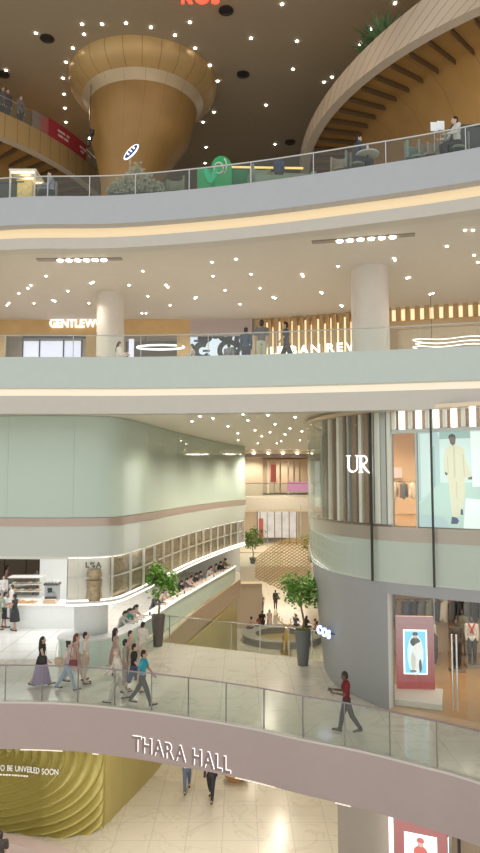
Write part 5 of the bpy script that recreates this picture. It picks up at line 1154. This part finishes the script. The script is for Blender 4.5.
# L5 left gallery banner and people
def onc(c, R, px, py, dz=0): # point of the near rim of a round gallery under a pixel column
    d = ray(px, py); best = None
    for k in range(3600):
        a = 2 * math.pi * k / 3600; x = c[0] + R * math.cos(a); y = c[1] + R * math.sin(a)
        e = abs(x / y - d.x / d.y)
        if math.cos(a) * (-c[0]) + math.sin(a) * (-c[1]) > -R * .05 and (best is None or e < best[0]): best = (e, a)
    return best[1]
a0, a1 = onc(LC, LR, 50, 120), onc(LC, LR, 88, 150)
ban = thing('red_banner', 'long dark red banner with white lettering on the left upper gallery railing', 'banner')
cv = [Vector((LC[0] + (LR - .1) * math.cos(a0 + (a1 - a0) * i / 16), LC[1] + (LR - .1) * math.sin(a0 + (a1 - a0) * i / 16))) for i in range(17)]
M().ribbon(cv, 23.2, 24.15, .04).build('cloth', mat('banner_red', (.38, .03, .05), .6), ban)
fq = posg(cv, .7, 23.68); bw = mat('banner_white', (.75, .6, .6), .6)
for k, (s_, l_, dz_) in enumerate(((0, .22, .12), (.26, .3, .12), (.62, .2, .12), (.1, .35, -.1), (.5, .28, -.1), (1.7, .25, .1), (2.0, .3, .1), (1.8, .3, -.1), (2.5, .22, 0))):
    p_, t_, n_ = fq(s_); M().box(p_ + n_ * .02 + Vector((0, 0, dz_)), (l_, .012, .11), math.atan2(t_.y, t_.x)).build('printed_mark', bw, ban)
a2 = onc(LC, LR, 34, 115); cv2 = [Vector((LC[0] + (LR - .1) * math.cos(a2 + (a0 - a2) * i / 8), LC[1] + (LR - .1) * math.sin(a2 + (a0 - a2) * i / 8))) for i in range(9)]
bb = thing('patterned_banner', 'short grey and red patterned banner left of the red one', 'banner'); M().ribbon(cv2, 23.2, 24.1, .04).build('cloth', mat('banner_grey', (.24, .20, .18), .6), bb)
for i in range(12):
    p, t = at_s(cv2, arclen(cv2)[-1] * (.55 + .45 * (i % 4) / 4)); nn = Vector((t.y, -t.x)); q = p + nn * .02; M().ell((q.x, q.y, 23.4 + .25 * (i // 4)), (.09, .02, .09), 0, 10, Matrix.Rotation(math.atan2(t.y, t.x), 3, 'Z')).build('dot', mat('dot_red', (.5, .1, .1), .6), bb)
a3 = onc(LC, LR, -30, 100); cv3 = [Vector((LC[0] + (LR - .12) * math.cos(a3 + (a1 + .25 - a3) * i / 20), LC[1] + (LR - .12) * math.sin(a3 + (a1 + .25 - a3) * i / 20))) for i in range(21)]
rl3 = thing('glass_balustrade', 'glass railing on the rim of the left upper round gallery', 'glass railing'); M().ribbon(offset(cv3, -.08), 23.2, 24.0, .02).build('glass_panel', G_rail, rl3); M().tube([(p.x, p.y, 24.05) for p in offset(cv3, -.08)], .03, 6).build('handrail', chrome, rl3)
for i, (px, c, lb) in enumerate(((4, (.10, .14, .16), 'person in dark teal at the rail of the left upper gallery, far left'), (9, (.16, .14, .14), 'person in grey at the rail of the left upper gallery'), (14, (.10, .08, .12), 'person in black at the rail of left upper gallery, third from edge'), (28, (.22, .2, .2), 'person in grey beside the patterned banner on the left gallery'))):
    a = onc(LC, LR, px, 100); person(lb, LC[0] + (LR - .55) * math.cos(a), LC[1] + (LR - .55) * math.sin(a), 23.1, math.degrees(a), 'stand', 'shirt', c, 'trousers', (.08, .08, .1), h=1.6)
# plants on the right gallery
for i, (px, sc_) in enumerate(((352, .7), (361, 1.1), (368, 1.25), (376, 1.0), (392, .6), (400, .5))):
    a = onc(RC, RR, px, 40); t = thing('gallery_plant', ('low plant at the left tip of the right gallery planting', 'tall leafy plant, second in the right gallery planting', 'tallest leafy plant of the right gallery planting', 'leafy plant right of the tallest on right gallery', 'small plant with pink tips near the top of right gallery', 'last small plant along the right gallery rim')[i], 'plant', (RC[0] + (RR - .6) * math.cos(a), RC[1] + (RR - .6) * math.sin(a), 23.0)); m = M(); r = random.Random(i)
    M().lathe([(.2, 0), (.25, .3), (.01, .3)], 12).build('pot', dark, t)
    for k in range(60):
        d_ = Vector((r.gauss(0, .5), r.gauss(0, .5), r.uniform(.5, 1.2))).normalized() * sc_ * r.uniform(.6, 1.2); w_ = d_.cross(Vector((0, 0, 1))).normalized() * .06; b_ = Vector((0, 0, .25))
        m.face([m.bm.verts.new(b_), m.bm.verts.new(b_ + d_ * .5 + w_), m.bm.verts.new(b_ + d_ + Vector((0, 0, -.1))), m.bm.verts.new(b_ + d_ * .5 - w_)])
    m.build('foliage', mat('dim_leaf', (.10, .18, .08), .6), t)
# spotlights cluster left of cone, ceiling red sign
sp_ = thing('spotlight_cluster', 'small black spotlight cluster hanging left of the golden column', 'light fitting', (0, 0, 0)); q = D(90, 141, 29); M().tube([(q.x, q.y, 26), (q.x, q.y, q.z)], .015, 6).build('rod', black, sp_)
for dz_ in (-.25, .05, .3): M().lathe([(.1, q.z + dz_), (.12, q.z + dz_ + .2)], 10, (q.x + dz_ * .3, q.y)).build('lamp_head', black, sp_)
M().ell((q.x, q.y - .14, q.z + .05), (.05, .05, .05)).build('bulb', led, sp_)
q = A(201, 4, 25.25); rs = thing('ceiling_sign', 'bright red neon lettering at top edge of the picture', 'sign', (q.x, q.y, 25.0)); red = mat('neon_red', (1, .08, .04), .5, 0, 2.5, (1, .06, .03))
lettering(rs, 'ROS', lambda s: (Vector((-.75 + s, 0, .25)), Vector((1, 0, 0)), Vector((0, -1, 0))), .5, .08, red, .15, .02)
M().box((0, .1, .6), (1.6, .05, .05)).build('mount_bar', black, rs)
for sx in (-.6, .6): M().tube([(sx, .1, .6), (sx, .1, 1.0)], .015, 6).build('hanger', black, rs)
# ================================================================ SIGNS ON THE WALKWAY AND GREY WALL
th = thing('hall_sign', 'backlit capital letters THARA HALL on the mauve walkway fascia', 'sign')
CB = offset(C_bridge, .0); s0 = s_at_px(CB, 133, 745); s1 = s_at_px(CB, 231, 755); zb_ = D(133, 750, at_s(CB, s0)[0].y).z
def posb(s):
    p, t = at_s(CB, s0 + s); sl_ = -.05; return Vector((p.x, p.y, zb_ + sl_ * s)), Vector((t.x, t.y, 0)).normalized(), Vector((t.y, -t.x, 0))
lettering(th, 'THARA HALL', posb, .44, .05, mat('letter_taupe', (.30, .24, .23), .4, .2), .16, .006, s1 - s0, (halo, .016), .03)
ns = thing('projecting_sign', 'small glowing white and blue lettered shop sign on the grey wall', 'sign'); tp_ = top
Cw = smooth([tuple(p) for p in resamp(sub(C_urb, 0, swb), 60)], 1); q = s_at_px(C_urb, 318, 630, True)
tA = Vector((.68, -.73, 0)).normalized(); nB = Vector((tA.y, -tA.x, 0)); pw3 = Vector((2.78, 24.0, D(318, 632, 24.0).z))
lettering(ns, 'COS', lambda s: (pw3 + tA * s + Vector((0, 0, -.22 * s)) + nB * .06, tA, nB), .27, .06, mat('sign_blue_white', (.7, .8, 1), .5, 0, 1.6, (.6, .75, 1)), .12, .015, .58, (mat('sign_blue', (.1, .2, .7), .5, 0, .8, (.1, .2, .8)), .03))
M().box(pw3 + tA * .42 + nB * -.02 + Vector((0, 0, .03)), (.84, .03, .04), math.atan2(tA.y, tA.x)).build('bracket', black, ns)

# ================================================================ CEILING LAMPS
def downlight(px, py, zc, lb, grp, r=.04, mt=None):
    q = A(px, py, zc); o = M().lathe([(r, 0), (r, -.03), (r * .8, -.035)], 10).build('downlight', mt or led); place(o, (q.x, q.y, zc - .002)); tag(o, lb, 'light', grp)
top_l = [(36, 33), (82, 24), (102, 24), (126, 23), (151, 27), (175, 35), (195, 48), (210, 65), (218, 81), (214, 112), (203, 122), (84, 34), (73, 48), (66, 62), (63, 78), (64, 94), (65, 108), (66, 122), (190, 22), (206, 147), (205, 163), (162, 172), (282, 4), (251, 38), (297, 41), (293, 69), (324, 82), (332, 77), (266, 105), (275, 144), (395, 3), (371, 29), (360, 44), (6, 70)]
for x, y in top_l: downlight(x, y, 26, 'tiny bright lamp in the dark upper ceiling', 'lamps in the dark upper ceiling', .055)
for x, y, lb in ((47, 38, 'left of the flared golden column'), (226, 10, 'just right of the red ceiling sign'), (243, 74, 'right of the flared golden column rim'), (290, 142, 'low beside the right round gallery tip'), (3, 74, 'at the far left edge above the left gallery')):
    q = A(x, y, 26); tag(place(M().lathe([(.3, 0), (.3, -.04), (.22, -.05), (.2, -.02)], 20).build('ceiling_speaker', black), (q.x, q.y, 25.99)), 'round black ceiling grille ' + lb, 'ceiling speaker', 'round black grilles in the dark ceiling')
l3 = [(46, 276), (28, 288), (31, 285), (19, 293), (7, 305), (9, 303), (34, 303), (53, 300), (55, 301), (68, 291), (91, 283), (93, 282), (89, 303), (143, 271), (129, 285), (148, 296), (142, 313), (146, 313), (168, 287), (166, 285), (195, 298), (212, 262), (213, 276), (225, 290), (236, 259), (240, 304), (196, 297), (170, 305), (251, 274), (260, 288), (273, 297), (275, 298), (303, 276), (302, 274), (321, 292), (322, 293), (338, 266), (341, 305), (342, 306), (394, 258), (395, 260), (407, 278), (409, 277), (430, 294), (433, 293), (473, 230), (474, 255), (478, 262), (465, 230), (447, 246)]
for x, y in l3: downlight(x, y, 14.9, 'small round downlight in the white ceiling above the shop signs', 'downlights above the shop signs', .036)
l2 = [(150, 413), (200, 416), (213, 418), (192, 421), (228, 426), (238, 433), (238, 440), (255, 430), (262, 436), (270, 432), (281, 441), (290, 428), (300, 440), (275, 424), (248, 420), (268, 415), (295, 417), (308, 424), (285, 434), (258, 443), (222, 413), (243, 414), (302, 431), (277, 443)]
for x, y in l2: downlight(x, y, 9.4, 'small round downlight in the ceiling between the curved glass walls', 'downlights between the curved glass walls', .04)
def linear(lb, xa, xb, y, zc, n_):
    a, b = A(xa, y + (.5 if xa < 200 else 4), zc), A(xb, y + (-.5 if xa < 200 else -4), zc); d = b - a; L = d.length; r = math.atan2(d.y, d.x); c = (a + b) / 2
    t = thing('linear_downlight', lb, 'light', (c.x, c.y, zc), r); M().box((0, 0, -.015), (L, .26, .04)).build('tray', mat('tray_grey', (.34, .30, .27), .5), t)
    for k in range(n_): M().lathe([(.105, -.03), (.105, -.07)], 14, ((-.5 + (k + 1.6) / (n_ + 1.6)) * L * .78, 0)).build('lamp', led, t)
linear('recessed tray of six bright lamps in the ceiling at left', 37, 122, 259, 14.9, 6); linear('recessed tray of six bright lamps in the ceiling at right', 312, 415, 238, 14.9, 6)
